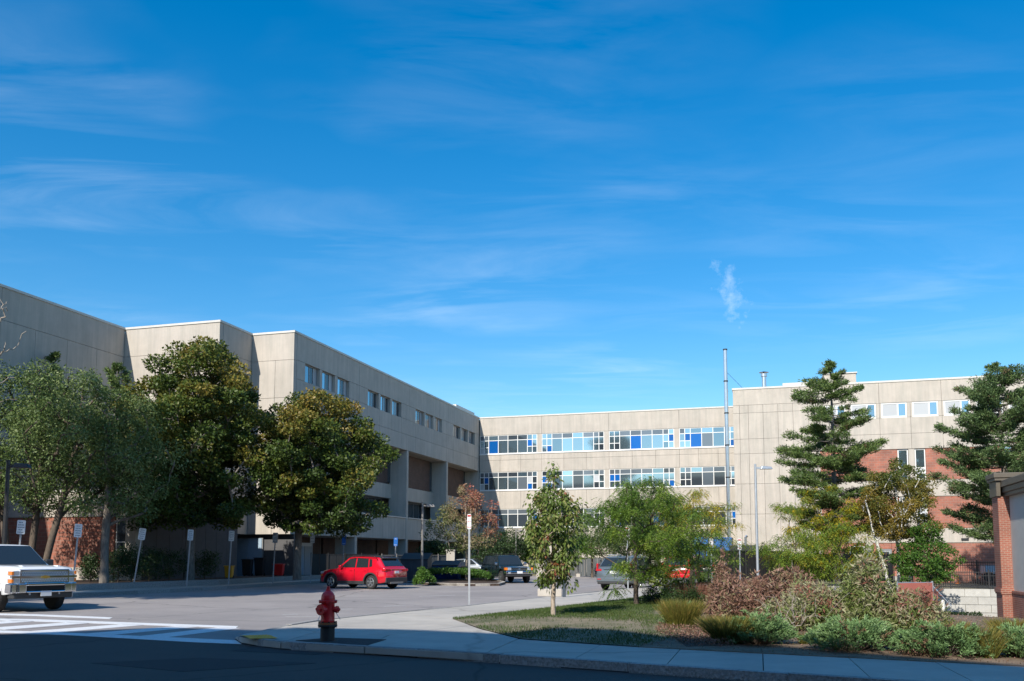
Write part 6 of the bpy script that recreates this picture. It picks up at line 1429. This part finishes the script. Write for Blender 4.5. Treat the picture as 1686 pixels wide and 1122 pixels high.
for k, (px, py, w_, h_, lab) in enumerate(((1165, 1045, 26, .38, 'loose golden grass tuft between the two grass clumps'), (1210, 1040, 22, .34, 'small dry tuft at the foot of the brown shrub'), (1318, 1062, 18, .22, 'low weed tuft by the bare twiggy shrub'), (1480, 1072, 20, .26, 'low weed tuft between the two big junipers'), (1620, 1086, 30, .42, 'tall thin grass tuft right of the golden clump'), (1640, 1052, 26, .4, 'thin grass tuft before the brick pilaster'), (1100, 1020, 24, .36, 'green tuft at the lawn end of the bed'))):
    grass(lab, px, py, w_, h_, 150, 330+k, spread=.7, group='small grass tufts in the bed')
# rusty ground cover at the bed edges, island planting, verge on the driveway
def cover(name, label, poly, n, h_m, lm, seed, ln=.05, wd=.03, z=H1, cat='ground cover', clump=.35, tmin=0, mound=None):
    rng = np.random.default_rng(seed); xs = [p[0] for p in poly]; ys = [p[1] for p in poly]; P = []
    pa_ = np.array(poly); Q = np.stack([rng.uniform(min(xs), max(xs), n*3), rng.uniform(min(ys), max(ys), n*3)], 1); ins = np.zeros(len(Q), bool); m_ = len(poly)
    for i in range(m_):
        a, b = pa_[i], pa_[(i+1) % m_]; c_ = ((a[1] > Q[:, 1]) != (b[1] > Q[:, 1])) & (Q[:, 0] < (b[0]-a[0])*(Q[:, 1]-a[1])/(b[1]-a[1]+1e-12)+a[0]); ins ^= c_
    Q = Q[ins][:n]; k = 6; nz = sum(np.sin(Q[:, 0]*f+p1)*np.sin(Q[:, 1]*f*1.3+p2) for f, p1, p2 in zip((3.1, 6.7, 12.), rng.uniform(0, 6, 3), rng.uniform(0, 6, 3)))/3
    hh_ = h_m*(1+clump*nz); mz = mound(Q) if mound else 0
    c0 = Q.mean(0); P = np.stack([Q[:, 0]-c0[0], Q[:, 1]-c0[1], mz+hh_*rng.uniform(0, 1, len(Q))**.7], 1); A, B = frame(rng, len(P), (0, 0, 1), .3, .3)
    o = leaves(name, P, A, B, ln*rng.uniform(.6, 1.3, len(P)), wd, tmin+rng.uniform(0, .6, len(P))+.3*nz, M[lm], None, (c0[0], c0[1], z), True)
    return tag(o, label, cat)
mg = lambda cx_, cy_, rx_, ry_, hm_: (lambda Q: hm_*np.clip(1-((Q[:, 0]-cx_)/rx_)**2-((Q[:, 1]-cy_)/ry_)**2, 0, 1)**.6)
ic_ = G(752, 955); x, y = XY(748, 60)
cover('island_shrub_cover', 'low green shrub cover on the planted island under the turning tree', Gs([(696, 960), (806, 961.5), (815, 955), (795, 951), (694, 950)]), 30000, .32, 'L_green', 401, .10, .07, z=.12, mound=mg(x, 56, 2.7, 7, .45))
bush('rounded bright green shrub at the left end of the island around the lamp post', 698, 50, 32, .85, 60, 60, .09, .06, 'L_green', 402, 'island shrubs', depth=.7)
cover('rust_cover', 'rusty dry ground cover at the left edge of the bed', Gs([(1085, 1030), (1150, 1020), (1200, 1052), (1210, 1068), (1120, 1062), (1080, 1045)], H1), 5000, .10, 'L_brown', 403, .04, .02)
cover('rust_cover', 'rusty dry ground cover between the right junipers', Gs([(1470, 1062), (1530, 1066), (1545, 1086), (1480, 1080)], H1), 2200, .10, 'L_brown', 404, .04, .02)
cover('driveway_ground_cover', 'low green plants at the foot of the block wall', [onT(1545, TW-1.6), onT(1610, TW-1.6), onT(1610, TW-1.1), onT(1545, TW-1.1)], 1200, .3, 'L_dark', 405, .1, .06, z=-2.2)
cover('leaf_litter', 'fallen leaves and pine litter over the bare soil of the bed', bed_poly, 7000, .012, 'L_brown', 406, .035, .02, z=H1+.02)
# lawn: grass blades, thin where the soil is bare
rng = np.random.default_rng(55); n = 190000; pa_ = np.array(lawn)
Q = np.stack([rng.uniform(pa_[:, 0].min(), pa_[:, 0].max(), n), rng.uniform(pa_[:, 1].min(), pa_[:, 1].max(), n)], 1); ins = np.zeros(n, bool)
for i in range(len(pa_)):
    a, b = pa_[i], pa_[(i+1) % len(pa_)]; ins ^= ((a[1] > Q[:, 1]) != (b[1] > Q[:, 1])) & (Q[:, 0] < (b[0]-a[0])*(Q[:, 1]-a[1])/(b[1]-a[1]+1e-12)+a[0])
Q = Q[ins]
nz = np.zeros(len(Q))
for f, am in ((.6, 1.), (1.3, .8), (2.9, .6), (6.5, .5), (13, .35)):
    th = rng.uniform(0, 6.28, 3)
    for t_ in th: nz += am/3*np.sin((Q[:, 0]*math.cos(t_)+Q[:, 1]*math.sin(t_))*f+rng.uniform(0, 6.28))
bare = 1.15*np.exp(-((Q[:, 0]-4.2)/2.4)**2-((Q[:, 1]-21.5)/2.6)**2)+.9*np.exp(-((Q[:, 0]-1.2)/1.6)**2-((Q[:, 1]-19.6)/1.3)**2)
keep = rng.uniform(0, 1, len(Q)) < np.clip(.92-.95*bare+nz*.55, .03, 1); Q = Q[keep]; nz = nz[keep]
ed = np.array([edge_d(a, b) for a, b in Q[::40]]); z_ = H1+.015+.07*np.clip(np.interp(np.arange(len(Q)), np.arange(len(Q))[::40], ed)*0+.9, 0, 1)
zq = np.array([lz(a, b) for a, b in Q]) if len(Q) < 130000 else z_
P = np.stack([Q[:, 0]-lc[0], Q[:, 1]-lc[1], zq-.01], 1); A, B = frame(rng, len(P), (0, 0, 1), .62, 0)
tag(leaves('lawn_grass', P, A, B, .065*rng.uniform(.6, 1.3, len(P)), .011, rng.uniform(0, .75, len(P))+.12*nz, M['L_lawn'], None, (lc[0], lc[1], 0), True), 'short patchy green grass on the corner lawn', 'grass')
print('lawn', len(P))
# ------------------------------------------------------------------ across the street, behind the camera: what throws the foreground shadow
front = [(-60, -6), (-21.6, -3.5), (-18.7, -1.6), (-12.7, -3.6), (-10.9, -4.6), (-9.8, -3.9), (-8.6, -4.6), (-6, -7.4), (-3.4, -10.2), (9, -17), (30, -30)]
sbk = thing('apartment_building', 'tall brick building across the street behind the camera, casting the foreground shadow', 'building', (-12, -20, 0))
MB().prism([(x+12, y+20) for x, y in front+[(30, -60), (-60, -60)]], -.2, 18).build('wall', M['redbrick'], sbk)
gs2 = None
for i, (x, y, h, lab) in enumerate(((-25.5, 17.5, 25, 'tall street tree standing left of the view, shading the far kerb'),)):
    def st(q): return 4.2*(1-abs(q-.5)**2*1.9)
    rng = np.random.default_rng(600+i); C = clump_cloud(rng, 120, st, h-9, h, lump=.2, inner=.7, spacing=.9)
    tree('street_tree', lab, (x, y, .1), C, 1.3, 110, .42, .34, M['L_dark'], M['bark'], .35, 5, 610+i, gs2)
